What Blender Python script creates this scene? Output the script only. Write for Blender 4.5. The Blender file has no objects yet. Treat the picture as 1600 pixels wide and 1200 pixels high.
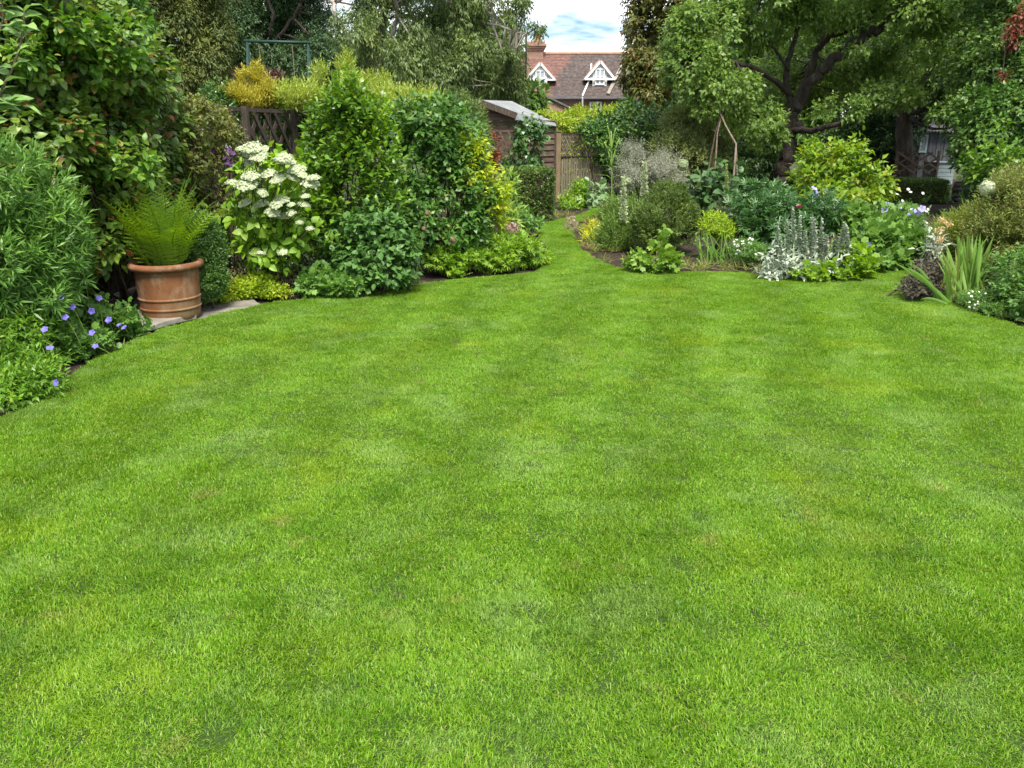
import bpy, math, random
import numpy as np
from mathutils import Vector, Matrix

# ------------------------------------------------------------------ camera, sky, sun, exposure
SC = bpy.context.scene
COL = SC.collection
F, PITCH, CH = 1250.0, math.atan(400 / 1250.0), 1.6
cam = bpy.data.cameras.new("camera"); cam.sensor_width = 36; cam.lens = F / 1600 * 36
cam.clip_start = 0.05; cam.clip_end = 2000
camo = bpy.data.objects.new("camera", cam); COL.objects.link(camo)
camo.location = (0, 0, CH); camo.rotation_euler = (math.pi / 2 - PITCH, 0, 0)
SC.camera = camo
SUN_EL, SUN_AZ = math.radians(60), math.radians(166)     # azimuth clockwise from +Y: behind the viewer, to the right
W = bpy.data.worlds.new("World"); SC.world = W; W.use_nodes = True
nt = W.node_tree; nt.nodes.clear()
def wn(t, **k):
    n = nt.nodes.new(t)
    for a, b in k.items(): setattr(n, a, b)
    return n
wo = wn("ShaderNodeOutputWorld"); bg = wn("ShaderNodeBackground"); bg.inputs[1].default_value = 0.13
sky = wn("ShaderNodeTexSky", sky_type='NISHITA', sun_disc=False, sun_elevation=SUN_EL, sun_rotation=SUN_AZ)
sky.altitude = 50; sky.air_density = 1.0; sky.dust_density = 0.6; sky.ozone_density = 2.0
tc = wn("ShaderNodeTexCoord"); mp = wn("ShaderNodeMapping"); mp.inputs['Scale'].default_value = (3.0, 3.0, 15.0)
mp.inputs['Rotation'].default_value = (0.0, 0.16, 0.0); mp.inputs['Location'].default_value = (0.35, 0.2, 0.43)
ns = wn("ShaderNodeTexNoise"); ns.inputs['Scale'].default_value = 1.9; ns.inputs['Detail'].default_value = 7; ns.inputs['Roughness'].default_value = 0.55
ns.inputs['Distortion'].default_value = 0.4
cr = wn("ShaderNodeValToRGB"); cr.color_ramp.elements[0].position = 0.38; cr.color_ramp.elements[1].position = 0.6
mx = wn("ShaderNodeMix", data_type='RGBA'); mx.inputs[7].default_value = (4.3, 4.35, 4.4, 1)
L_ = nt.links.new
L_(tc.outputs['Generated'], mp.inputs[0]); L_(mp.outputs[0], ns.inputs['Vector']); L_(ns.outputs[0], cr.inputs[0])
L_(cr.outputs[0], mx.inputs[0]); hs = wn('ShaderNodeHueSaturation'); hs.inputs['Saturation'].default_value = 1.55; hs.inputs['Value'].default_value = 0.27
L_(sky.outputs[0], hs.inputs['Color']); L_(hs.outputs[0], mx.inputs[6]); L_(mx.outputs[2], bg.inputs[0]); L_(bg.outputs[0], wo.inputs[0])
sl = bpy.data.lights.new("sun", 'SUN'); sl.energy = 2.1; sl.angle = math.radians(20); sl.color = (1.0, 0.95, 0.86)
so = bpy.data.objects.new("sun", sl); COL.objects.link(so); so.location = (3, -10, 14)
sd = Vector((math.sin(SUN_AZ) * math.cos(SUN_EL), math.cos(SUN_AZ) * math.cos(SUN_EL), math.sin(SUN_EL)))
so.rotation_euler = sd.to_track_quat('Z', 'Y').to_euler()
SC.view_settings.view_transform = 'Standard'; SC.view_settings.look = 'None'
SC.view_settings.exposure = 1.9; SC.view_settings.gamma = 1; SC.view_settings.use_curve_mapping = False
SC.cycles.max_bounces = 8; SC.cycles.diffuse_bounces = 6; SC.cycles.transmission_bounces = 4; SC.cycles.glossy_bounces = 2
SC.cycles.use_denoising = True

# ------------------------------------------------------------------ pixel -> world helpers
CP, SP = math.cos(PITCH), math.sin(PITCH)
def ray(px, py):
    x, v = (px - 800) / F, (600 - py) / F
    return np.array([x, CP + v * SP, -SP + v * CP])
def at(px, py, Y):
    d = ray(px, py); t = Y / d[1]
    return np.array([0, 0, CH]) + d * t
def gnd(px, py, z=0.0):
    d = ray(px, py); t = (z - CH) / d[2]
    return np.array([0, 0, CH]) + d * t
def mpp(py, Y):                       # metres per photo pixel at that depth
    return Y / ray(800, py)[1] / F
def proj(P):
    q = np.asarray(P, float) - np.array([0, 0, CH])
    dep = q[..., 1] * CP - q[..., 2] * SP
    up = q[..., 1] * SP + q[..., 2] * CP
    dep = np.maximum(dep, 0.01)
    return 800 + F * q[..., 0] / dep, 600 - F * up / dep, dep

# ------------------------------------------------------------------ materials
def newmat(name):
    m = bpy.data.materials.new(name); m.use_nodes = True
    t = m.node_tree; t.nodes.clear()
    o = t.nodes.new("ShaderNodeOutputMaterial")
    return m, t, o
def N(t, kind, ins=None, **k):
    n = t.nodes.new(kind)
    for a, b in k.items(): setattr(n, a, b)
    for a, b in (ins or {}).items():
        s = n.inputs[a]
        if hasattr(b, 'is_linked') or b.__class__.__name__.startswith('NodeSocket'): t.links.new(b, s)
        else: s.default_value = b
    return n
def c4(c): return (c[0], c[1], c[2], 1)
def ramp(t, fac, stops, interp='LINEAR'):
    n = t.nodes.new("ShaderNodeValToRGB"); e = n.color_ramp.elements
    n.color_ramp.interpolation = interp
    while len(e) < len(stops): e.new(0.5)
    for i, (p, c) in enumerate(stops): e[i].position = p; e[i].color = c4(c)
    if fac is not None: t.links.new(fac, n.inputs[0])
    return n.outputs[0]
def leafmat(name, dark, mid, light, trans=0.3, rough=0.42, odd=None, odd2=None, spec=0.4):
    m, t, o = newmat(name)
    a = N(t, "ShaderNodeAttribute", attribute_name="tint").outputs['Fac']
    plain = any(k in name for k in ('petal', 'floret', 'silver', 'dry', 'seed'))
    gg = (lambda q: q) if plain else (lambda q: (q[0] * 1.55, q[1] * 1.5, q[2] * 0.9))
    dark, mid, light = gg(dark), gg(mid), gg(light)
    stops = [(0, dark), (0.5, mid), (0.93, light)]
    if odd: stops = [(0, dark), (0.48, mid), (0.86, light), (0.93, odd)]
    if odd2: stops = [(0, dark), (0.45, mid), (0.82, light), (0.91, odd), (0.985, odd2)]
    c = ramp(t, a, stops)
    pos = N(t, "ShaderNodeNewGeometry")
    nz = N(t, "ShaderNodeTexNoise", {'Vector': pos.outputs['Position'], 'Scale': 34.0, 'Detail': 3.0}).outputs[0]
    br = N(t, "ShaderNodeMapRange", {0: nz, 1: 0.3, 2: 0.7, 3: 0.8, 4: 1.2}).outputs[0]
    c2 = N(t, "ShaderNodeMix", {0: 1.0, 6: c, 7: br}, data_type='RGBA', blend_type='MULTIPLY').outputs[2]
    # paler underside
    c3 = N(t, "ShaderNodeMix", {0: pos.outputs['Backfacing'], 6: c2, 7: c4([x * 1.05 + 0.012 for x in mid])}, data_type='RGBA').outputs[2]
    p = N(t, "ShaderNodeBsdfPrincipled", {'Base Color': c3, 'Roughness': rough, 'Specular IOR Level': spec})
    tr = N(t, "ShaderNodeHueSaturation", {'Hue': 0.5 if plain else 0.496, 'Saturation': 1.0 if plain else 1.1, 'Value': 1.1 if plain else 1.5, 'Color': c2})
    tb = N(t, "ShaderNodeBsdfTranslucent", {0: tr.outputs[0]})
    mxs = N(t, "ShaderNodeMixShader", {0: trans, 1: p.outputs[0], 2: tb.outputs[0]})
    t.links.new(mxs.outputs[0], o.inputs[0])
    return m
def surf(name, stops, scale=6.0, rough=0.8, bump=0.3, detail=6.0, stretch=(1, 1, 1), bscale=None, metallic=0.0, coord='Object', dist=0.02, spec=0.3):
    m, t, o = newmat(name)
    tcn = N(t, "ShaderNodeTexCoord").outputs[coord]
    mpn = N(t, "ShaderNodeMapping", {0: tcn, 'Scale': stretch}).outputs[0]
    nz = N(t, "ShaderNodeTexNoise", {'Vector': mpn, 'Scale': scale, 'Detail': detail, 'Roughness': 0.62}).outputs[0]
    c = ramp(t, nz, stops)
    oi = N(t, "ShaderNodeObjectInfo").outputs['Random']
    v = N(t, "ShaderNodeMapRange", {0: oi, 3: 0.82, 4: 1.15}).outputs[0]
    c = N(t, "ShaderNodeMix", {0: 1.0, 6: c, 7: v}, data_type='RGBA', blend_type='MULTIPLY').outputs[2]
    nb = N(t, "ShaderNodeTexNoise", {'Vector': mpn, 'Scale': bscale or scale * 4, 'Detail': 5.0}).outputs[0]
    b = N(t, "ShaderNodeBump", {'Strength': bump, 'Distance': dist, 'Height': nb}).outputs[0]
    p = N(t, "ShaderNodeBsdfPrincipled", {'Base Color': c, 'Roughness': rough, 'Normal': b, 'Metallic': metallic, 'Specular IOR Level': spec})
    t.links.new(p.outputs[0], o.inputs[0])
    return m

# ------------------------------------------------------------------ objects, names, labels
def empty(name, label, cat, loc, group=None, kind=None, rz=0):
    o = bpy.data.objects.new(name, None); COL.objects.link(o); o.location = loc; o.rotation_euler = (0, 0, rz)
    o.empty_display_size = 0.1
    return tag(o, label, cat, group, kind)
def tag(o, label=None, cat=None, group=None, kind=None):
    if label: o['label'] = label
    if cat: o['category'] = cat
    if group: o['group'] = group
    if kind: o['kind'] = kind
    return o
class MB:
    def __init__(s): s.v = []; s.f = []; s.n = 0; s.t = []
    def add(s, V, Fc, tint=0.5):
        V = np.asarray(V, float); s.v.append(V)
        s.f += [tuple(int(i) + s.n for i in q) for q in Fc]
        s.t.append(np.full(len(V), tint) if np.isscalar(tint) else np.asarray(tint)); s.n += len(V); return s
    def box(s, lo, hi, tint=0.5):
        x0, y0, z0 = lo; x1, y1, z1 = hi
        V = [(x0,y0,z0),(x1,y0,z0),(x1,y1,z0),(x0,y1,z0),(x0,y0,z1),(x1,y0,z1),(x1,y1,z1),(x0,y1,z1)]
        return s.add(V, [(3,2,1,0),(4,5,6,7),(0,1,5,4),(1,2,6,5),(2,3,7,6),(3,0,4,7)], tint)
    def beam(s, p0, p1, w, t, side=None, tint=0.5):     # square bar: w along 'side', t across
        p0, p1 = np.array(p0, float), np.array(p1, float); d = p1 - p0; d /= np.linalg.norm(d)
        sd = np.array(side if side is not None else ((1, 0, 0) if abs(d[0]) < 0.9 else (0, 1, 0)), float)
        sd -= d * sd.dot(d); sd /= np.linalg.norm(sd); th = np.cross(d, sd)
        a, b = sd * w / 2, th * t / 2
        V = [p0-a-b, p0+a-b, p0+a+b, p0-a+b, p1-a-b, p1+a-b, p1+a+b, p1-a+b]
        return s.add(V, [(3,2,1,0),(4,5,6,7),(0,1,5,4),(1,2,6,5),(2,3,7,6),(3,0,4,7)], tint)
    def tube(s, pts, rad, n=8, tint=0.5, wob=0.0, rg=None):
        P = np.array(pts, float); R = np.array(rad, float) * np.ones(len(P))
        T = np.gradient(P, axis=0); T /= np.linalg.norm(T, axis=1)[:, None] + 1e-9
        u = np.array([0.31, 0.9, 0.2]); u = u - T[0] * u.dot(T[0])
        if np.linalg.norm(u) < 0.1: u = np.array([1.0, 0, 0]) - T[0] * T[0][0]
        V = []
        for i in range(len(P)):
            u = u - T[i] * u.dot(T[i]); u /= np.linalg.norm(u); w = np.cross(T[i], u)
            for k in range(n):
                a = 2 * math.pi * k / n
                r = R[i] * (1 + (wob * (rg.random() - 0.5) if rg is not None else 0))
                V.append(P[i] + (u * math.cos(a) + w * math.sin(a)) * r)
        Fc = []
        for i in range(len(P) - 1):
            for k in range(n):
                k2 = (k + 1) % n
                Fc.append((i*n+k, i*n+k2, (i+1)*n+k2, (i+1)*n+k))
        Fc.append(tuple(range(n))[::-1]); Fc.append(tuple((len(P)-1)*n + k for k in range(n)))
        return s.add(V, Fc, tint)
    def lathe(s, prof, n=40, c=(0, 0, 0), close=True):
        V = []; Fc = []
        for r, z in prof:
            for k in range(n):
                a = 2 * math.pi * k / n; V.append((c[0] + r * math.cos(a), c[1] + r * math.sin(a), c[2] + z))
        for i in range(len(prof) - 1):
            for k in range(n):
                k2 = (k + 1) % n; Fc.append((i*n+k, i*n+k2, (i+1)*n+k2, (i+1)*n+k))
        return s.add(V, Fc)
    def mesh(s, name, mat=None, smooth=False):
        me = bpy.data.meshes.new(name)
        V = np.concatenate(s.v)
        me.from_pydata(V.tolist(), [], s.f)
        at_ = me.attributes.new("tint", 'FLOAT', 'POINT'); at_.data.foreach_set("value", np.concatenate(s.t).astype(np.float32))
        if smooth: me.polygons.foreach_set("use_smooth", [True] * len(me.polygons))
        if mat: me.materials.append(mat)
        me.update(); return me
    def build(s, name, mat, parent=None, smooth=False, org=None):
        if org is not None: s.v = [v - np.asarray(org) for v in s.v]
        return link(name, s.mesh(name, mat, smooth), parent)
def link(name, me, parent=None, loc=None):
    o = bpy.data.objects.new(name, me); COL.objects.link(o)
    if parent is not None: o.parent = parent
    if loc is not None: o.location = loc
    return o
def trimesh(name, V, T, tint, mat, smooth=False):     # fast numpy triangle mesh
    me = bpy.data.meshes.new(name); V = np.ascontiguousarray(V, np.float32); T = np.ascontiguousarray(T, np.int32)
    me.vertices.add(len(V)); me.vertices.foreach_set("co", V.ravel())
    me.loops.add(T.size); me.loops.foreach_set("vertex_index", T.ravel())
    me.polygons.add(len(T)); me.polygons.foreach_set("loop_start", np.arange(0, T.size, 3, dtype=np.int32))
    try: me.polygons.foreach_set("loop_total", np.full(len(T), 3, np.int32))
    except Exception: pass
    a = me.attributes.new("tint", 'FLOAT', 'POINT'); a.data.foreach_set("value", np.ascontiguousarray(tint, np.float32))
    if mat: me.materials.append(mat)
    me.update(calc_edges=True); me.validate()
    if smooth: me.polygons.foreach_set("use_smooth", np.ones(len(T), bool))
    return me

# ------------------------------------------------------------------ leaves
def tpl_leaf(w=0.5, fold=0.12, curl=0.18, kind='mid', wide=0.42):
    if kind == 'small':
        V = [(0,0,0), (w/2,wide,fold*w), (0,1,-curl), (-w/2,wide,fold*w)]; T = [(0,1,2),(0,2,3)]
    elif kind == 'mid':
        V = [(0,0,0), (w/2,wide,fold*w), (-w/2,wide,fold*w), (0,wide,0.04), (0,1,-curl)]
        T = [(0,1,3),(0,3,2),(3,1,4),(3,4,2)]
    elif kind == 'oval':
        V = [(0,0,0), (w*.40,.18,fold*w*.7), (w*.5,.45,fold*w), (w*.34,.75,fold*w*.5-curl*.5), (0,1,-curl),
             (-w*.34,.75,fold*w*.5-curl*.5), (-w*.5,.45,fold*w), (-w*.40,.18,fold*w*.7), (0,.45,.02), ]
        T = [(0,1,8),(1,2,8),(2,3,8),(3,4,8),(4,5,8),(5,6,8),(6,7,8),(7,0,8)]
    elif kind == 'lobed':     # vine / geranium leaf
        V = [(0,0.3,0.0)]
        n = 12
        for k in range(n):
            a = math.pi * (0.5 + 2 * (k + 0.5) / n)
            r = (0.55 if k % 2 == 0 else 0.42) * (0.8 + 0.25 * w)
            V.append((r*math.cos(a)*1.05, 0.35 + r*math.sin(a), 0.06 if k % 2 else -0.06 - curl*0.3))
        T = [(0, 1 + k, 1 + (k+1) % n) for k in range(n)]
    elif kind == 'palm':      # divided leaf, five fingers
        V = []; T = []
        for k, a in enumerate((-1.25, -0.62, 0, 0.62, 1.25)):
            l = (0.62, 0.85, 1, 0.85, 0.62)[k]; s, c = math.sin(a), math.cos(a); b = len(V)
            V += [(0,0,0), (s*l*.55 + c*w*.18, c*l*.55 - s*w*.18, .03), (s*l, c*l, -curl*l), (s*l*.55 - c*w*.18, c*l*.55 + s*w*.18, .03)]
            T += [(b,b+1,b+2),(b,b+2,b+3)]
    return np.array(V, float), np.array(T, int)
def nrm(a): return a / (np.linalg.norm(a, axis=-1, keepdims=True) + 1e-9)
def frames(D, Nn):
    y = nrm(D); z = Nn - (Nn * y).sum(-1, keepdims=True) * y; z = nrm(z); x = np.cross(y, z)
    return np.stack([x, y, z], axis=-1)
class Wave:            # cheap 3-D noise, -1..1
    def __init__(s, rg, freq, n=6):
        s.k = rg.normal(size=(n, 3)) * freq; s.p = rg.random(n) * 6.28; s.n = n
    def __call__(s, P): return np.sin(P @ s.k.T + s.p).sum(-1) / math.sqrt(s.n) / 1.2
def lobe(px, py, rx, ry, Y, dep=None):
    c = at(px, py, Y); m = mpp(py, Y)
    return (c, np.array([rx * m, (dep if dep else rx * m * 0.9), ry * m]))
def sublobes(lobes, rg, m, s=0.42):
    out = list(lobes)
    for c, r in lobes:
        for _ in range(m):
            d = nrm(rg.normal(size=3)); d[1] = -abs(d[1]) if rg.random() < 0.7 else d[1]
            q = s * (0.7 + 0.6 * rg.random())
            out.append((c + d * r * (0.92 - q * 0.35), r * q))
    return out
def shell_points(lobes, n, rg, shell=0.35, clump=0.0, freq=None, back=0.5, zmin=0.03):
    A = np.array([(r[0]*r[1])**1.6/3 + (r[0]*r[2])**1.6/3 + (r[1]*r[2])**1.6/3 for c, r in lobes]) ** (1/1.6)
    C = np.array([c for c, r in lobes]); R = np.array([r for c, r in lobes])
    P = np.zeros((0, 3)); O = np.zeros((0, 3)); size = R.max()
    w1, w2 = Wave(rg, freq or 2.2 / size), Wave(rg, (freq or 2.2 / size) * 2.7)
    for _ in range(14):
        i = rg.choice(len(lobes), size=n, p=A / A.sum())
        d = nrm(rg.normal(size=(n, 3)))
        q = 1 - shell * rg.random(n) ** 1.6
        p = C[i] + d * R[i] * q[:, None]
        p = C[i] + (p - C[i]) * (1 + 0.16 * w1(p) + 0.08 * w2(p))[:, None]
        keep = p[:, 2] > zmin
        for c, r in zip(C, R): keep &= (((p - c) / r) ** 2).sum(-1) > (1 - shell) ** 2 * 0.95
        keep &= (d[:, 1] < 0.25) | (rg.random(n) < back)
        if clump > 0: keep &= (0.6 * w1(p) + 0.6 * w2(p) + rg.normal(size=n) * 0.25) > (-1 + clump)
        P = np.concatenate([P, p[keep]]); O = np.concatenate([O, nrm(d[keep] / R[i][keep])])
        if len(P) >= n: break
    return P[:n], O[:n], w2
def sprigs(P, O, rg, k=5, L=0.07, ln=1.2, up=0.5, ang=1.0, jit=0.35, droop=0.25, tipleaf=True, pairs=False, w=None):
    """k leaves spiralled or paired up each sprig at P, pointing out and up"""
    n = len(P)
    A = nrm(O + np.array([0, 0, up]) + rg.normal(size=(n, 3)) * jit)
    r0 = np.cross(A, nrm(rg.normal(size=(n, 3)))); r0 = nrm(r0); r1 = np.cross(A, r0)
    ph = rg.random(n) * 6.28; tb = rg.random(n)
    if w is not None: tb = np.clip(0.5 * tb + 0.5 * (0.5 + 0.5 * w(P)), 0, 1)
    pos, D, Nn, S, Ti = [], [], [], [], []
    for j in range(k):
        t = (j // 2 if pairs else j) / max(1, ((k - 1) // 2 if pairs else k - 1))
        a = ph + ((j % 2) * math.pi + (j // 2) * 1.57 if pairs else j * 2.4) + rg.normal(size=n) * 0.25
        rad = r0 * np.cos(a)[:, None] + r1 * np.sin(a)[:, None]
        aa = ang * (1 - 0.45 * t) + rg.normal(size=n) * 0.18
        if tipleaf and j == k - 1: aa = aa * 0.3
        d = A * np.cos(aa)[:, None] + rad * np.sin(aa)[:, None] - np.array([0, 0, droop])
        pos.append(P + A * (L * ln * (t - 0.6))[..., None] if not np.isscalar(t) else P + A * L * ln * (t - 0.6))
        D.append(nrm(d)); Nn.append(A + np.array([0, 0, 0.5]) + rg.normal(size=(n, 3)) * 0.25)
        S.append(L * (0.65 + 0.6 * rg.random(n)) * (1 - 0.15 * t)); Ti.append(np.clip(tb * 0.65 + 0.35 * rg.random(n), 0, 0.9))
    return np.concatenate(pos), np.concatenate(D), np.concatenate(Nn), np.concatenate(S), np.concatenate(Ti)
def place_leaves(parent, base, X, tpl, mat, parts=0, rg=None, odd=0.0, part_name='leaf', bulk_name='foliage'):
    pos, D, Nn, S, Ti = X; V, T = tpl
    if odd: 
        m = rg.random(len(Ti)) < odd; Ti = Ti.copy(); Ti[m] = 0.93 + 0.07 * rg.random(m.sum())
    R = frames(D, Nn); pos = pos - np.asarray(base)
    sel = np.zeros(len(pos), bool)
    if parts:
        px, py, dep = proj(pos + np.asarray(base))
        ok = np.where((px > 0) & (px < 1600) & (py > 0) & (py < 1200))[0]
        ok = ok[np.argsort(dep[ok])]; seen = {}
        for i in ok:
            key = (int(px[i] // 11), int(py[i] // 11))
            if key not in seen: seen[key] = i
        front = np.array(list(seen.values()), int)
        if len(front) > parts: front = front[np.argsort(-S[front] / dep[front])][:parts]
        sel[front] = True
        variants = []
        for q in range(8):
            mt_ = 0.06 + 0.11 * q
            if odd and q == 7: mt_ = 0.95
            variants.append(trimesh(part_name, V, T, np.full(len(V), mt_), mat, smooth=True))
        for i in front:
            q = min(7, int(Ti[i] * 8 / 0.93)) if Ti[i] < 0.93 else 7
            if not odd: q = min(q, 6 if Ti[i] < 0.85 else 7)
            o = bpy.data.objects.new(part_name, variants[q]); o.parent = parent
            M = Matrix.Translation(pos[i].tolist()) @ Matrix((R[i] * S[i]).tolist()).to_4x4()
            o.matrix_local = M; COL.objects.link(o)
    r = ~sel
    if r.any():
        P2 = pos[r]; VV = P2[:, None, :] + S[r][:, None, None] * np.einsum('nij,vj->nvi', R[r], V)
        TT = (np.arange(len(P2)) * len(V))[:, None, None] + T[None]
        me = trimesh(bulk_name, VV.reshape(-1, 3), TT.reshape(-1, 3), np.repeat(Ti[r], len(V)), mat, smooth=True)
        o = link(bulk_name, me, parent); o['kind'] = 'stuff'
    return len(pos)
TOTAL = [0]
def bush(name, label, cat, lobes, mat, L=0.07, w=0.5, kind='mid', k=5, cov=2.2, up=0.5, parts=0, seed=1, sub=4, subs=0.42, shell=0.35,
         clump=0.35, odd=0.0, droop=0.25, ang=1.0, pairs=False, ln=1.4, fold=0.12, curl=0.18, stems=7, stem_mat=None, stem_r=0.012,
         base=None, group=None, back=0.5, jit=0.35, freq=None, root=None, zmin=0.03, wide=0.42):
    rg = np.random.default_rng(seed)
    lb = sublobes(lobes, rg, sub, subs) if sub else lobes
    c = np.mean([q[0] for q in lobes], axis=0)
    b = np.array([c[0], c[1], 0.0]) if base is None else np.array(base, float)
    e = root or empty(name, label, cat, b.tolist(), group)
    area = sum(4 * math.pi * (((r[0]*r[1])**1.6 + (r[0]*r[2])**1.6 + (r[1]*r[2])**1.6) / 3) ** (1/1.6) for _, r in lobes) * (1.25 if sub else 1)
    n = int(cov * area / (L * L * w * 0.62) / k)
    P, O, wv = shell_points(lb, n, rg, shell, clump, freq, back, zmin)
    X = sprigs(P, O, rg, k, L, ln, up, ang, jit, droop, True, pairs, wv)
    TOTAL[0] += place_leaves(e, b, X, tpl_leaf(w, fold, curl, kind, wide), mat, parts, rg, odd) * len(tpl_leaf(w, 0, 0, kind)[1])
    if stems:
        mb = MB()
        for i in range(stems):
            q = lobes[i % len(lobes)]; tgt = q[0] + q[1] * nrm(rg.normal(size=3)) * 0.75
            s = b + np.array([rg.normal() * 0.08, rg.normal() * 0.08, 0]) * (1 + 3 * q[1][0]); s[2] = b[2]
            mid = s * 0.45 + tgt * 0.55 + rg.normal(size=3) * 0.08 * q[1]; mid[2] = (s[2] * 0.35 + tgt[2] * 0.65)
            ts = np.linspace(0, 1, 6)[:, None]
            mb.tube((1-ts)**2 * s + 2*ts*(1-ts) * mid + ts**2 * tgt, np.linspace(stem_r, stem_r * 0.35, 6), 5)
        mb.build('branches', stem_mat or M_TWIG, e, True, org=b)
    return e
# ------------------------------------------------------------------ materials in use
M_TWIG = surf("twig_bark", [(0.3, (.05, .035, .022)), (0.7, (.13, .1, .07))], 20, 0.9, 0.4)
M_BARK = surf("apple_bark", [(0.25, (.025, .02, .016)), (0.55, (.07, .055, .044)), (0.8, (.14, .125, .1))], 9, 0.95, 0.9, stretch=(1, 1, .35), bscale=26, dist=0.05)
M_PALEBARK = surf("pale_bark", [(0.3, (.15, .12, .1)), (0.55, (.34, .3, .26)), (0.8, (.5, .46, .42))], 5, 0.9, 0.5, stretch=(1, 1, .4))
M_SOIL = surf("soil", [(0.3, (.022, .014, .009)), (0.6, (.06, .04, .028)), (0.85, (.12, .085, .06))], 14, 1.0, 1.0, bscale=40, dist=0.04)
M_STONE = surf("paving_stone", [(0.2, (.09, .085, .065)), (0.5, (.2, .18, .15)), (0.8, (.33, .3, .26))], 5, 0.9, 0.5, detail=9)
M_DARKWOOD = surf("dark_stained_wood", [(0.3, (.028, .021, .015)), (0.6, (.075, .056, .042)), (0.85, (.13, .1, .075))], 7, 0.85, 0.6, stretch=(6, 6, .7))
M_SHEDWOOD = surf("shed_boards", [(0.25, (.05, .033, .023)), (0.5, (.11, .075, .054)), (0.8, (.2, .142, .105))], 4, 0.85, 0.5, stretch=(1, 1, 7))
M_GATEWOOD = surf("weathered_gate_wood", [(0.25, (.09, .078, .05)), (0.5, (.185, .16, .105)), (0.8, (.3, .26, .18))], 5, 0.85, 0.5, stretch=(7, 7, .6))
M_POSTWOOD = surf("new_post_wood", [(0.3, (.14, .105, .06)), (0.7, (.27, .205, .12))], 6, 0.8, 0.4, stretch=(6, 6, .6))
M_FELT = surf("roofing_felt", [(0.2, (.13, .14, .14)), (0.6, (.25, .265, .27)), (0.85, (.36, .37, .37))], 3.5, 0.9, 0.4, detail=8, bscale=60)
M_POLE = surf("rustic_pole", [(0.3, (.12, .085, .06)), (0.7, (.28, .22, .165))], 12, 0.9, 0.4)
M_GREENMETAL = surf("green_painted_metal", [(0.3, (.009, .034, .024)), (0.7, (.016, .05, .036))], 8, 0.5, 0.1)
M_WHITE = surf("white_paint", [(0.3, (.72, .72, .7)), (0.7, (.82, .82, .8))], 4, 0.5, 0.1)
M_GREYBLUE = surf("grey_blue_paint", [(0.3, (.17, .225, .23)), (0.7, (.28, .34, .34))], 6, 0.7, 0.3, stretch=(1, 1, 4))
M_SHADOWBOARD = surf("grey_black_boards", [(0.3, (.04, .043, .048)), (0.7, (.1, .105, .115))], 5, 0.8, 0.3, stretch=(5, 5, 1))
M_TIN = surf("corrugated_sheet", [(0.3, (.08, .075, .085)), (0.7, (.2, .19, .2))], 6, 0.7, 0.2)
M_CHIM = surf("clay_pot", [(0.3, (.45, .27, .15)), (0.7, (.6, .4, .25))], 9, 0.8, 0.2)

LM = leafmat
G_CLIMB = LM("climber_leaf", (.025, .055, .016), (.055, .11, .026), (.12, .185, .042), .24, .42, odd=(.24, .24, .06), odd2=(.22, .06, .02), spec=.42)
G_LANCE = LM("lance_leaf", (.035, .085, .028), (.07, .155, .045), (.13, .24, .06), .25, .4)
G_BRANCH = LM("grey_green_leaf", (.07, .14, .06), (.11, .2, .085), (.16, .26, .11), .3, .5)
G_CLEM = LM("clematis_leaf", (.035, .055, .018), (.085, .11, .035), (.16, .17, .05), .25, .5, odd=(.12, .07, .035))
G_GERAN = LM("cranesbill_leaf", (.04, .095, .035), (.075, .16, .05), (.13, .225, .07), .3, .5)
G_LIME = LM("lime_leaf", (.065, .14, .022), (.12, .22, .032), (.19, .29, .045), .35, .45)
G_BOX = LM("box_leaf", (.025, .06, .018), (.045, .1, .028), (.08, .15, .04), .18, .35)
G_YELGREEN = LM("yellow_green_leaf", (.12, .2, .025), (.2, .28, .03), (.3, .35, .05), .35, .45)
G_HYD = LM("hydrangea_leaf", (.075, .16, .022), (.125, .23, .032), (.19, .3, .05), .33, .45)
G_PHIL = LM("philadelphus_leaf", (.03, .075, .016), (.062, .135, .022), (.125, .22, .034), .28, .36, odd=(.17, .28, .045))
G_DEUT = LM("blue_green_leaf", (.03, .08, .028), (.055, .125, .045), (.09, .18, .07), .25, .42)
G_DARK = LM("dark_shrub_leaf", (.02, .06, .018), (.04, .1, .027), (.085, .17, .04), .25, .4, odd=(.17, .25, .06))
G_GOLD = LM("golden_leaf", (.17, .22, .025), (.3, .33, .035), (.45, .43, .06), .38, .45)
G_YEW = LM("yew_leaf", (.022, .05, .012), (.045, .088, .02), (.1, .16, .035), .15, .4)
G_IVY = LM("ivy_leaf", (.02, .055, .02), (.035, .085, .03), (.065, .13, .05), .18, .3, spec=.6)
G_COPPER = LM("copper_leaf", (.05, .014, .012), (.11, .035, .025), (.2, .08, .045), .2, .4)
G_HEDGE = LM("privet_leaf", (.08, .14, .02), (.16, .23, .03), (.28, .32, .045), .33, .45)
G_LAUREL = LM("laurel_leaf", (.018, .05, .016), (.036, .085, .026), (.08, .15, .04), .2, .3, spec=.55)
G_APPLE = LM("apple_leaf", (.045, .09, .032), (.092, .16, .053), (.165, .245, .085), .4, .42, odd=(.22, .28, .06))
G_BEECH = LM("bronze_tree_leaf", (.03, .045, .014), (.058, .072, .022), (.105, .11, .034), .25, .45, odd=(.16, .07, .025))
G_CONIFER = LM("conifer_leaf", (.018, .045, .026), (.036, .076, .042), (.066, .115, .056), .12, .55)
G_CONIFER2 = LM("brown_conifer_leaf", (.03, .048, .017), (.06, .085, .027), (.11, .13, .04), .15, .55)
G_EUC = LM("birch_leaf", (.035, .062, .03), (.07, .11, .048), (.13, .175, .075), .28, .45)
G_GOLDCON = LM("golden_conifer_leaf", (.17, .165, .03), (.26, .245, .05), (.33, .315, .1), .3, .5)
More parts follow.
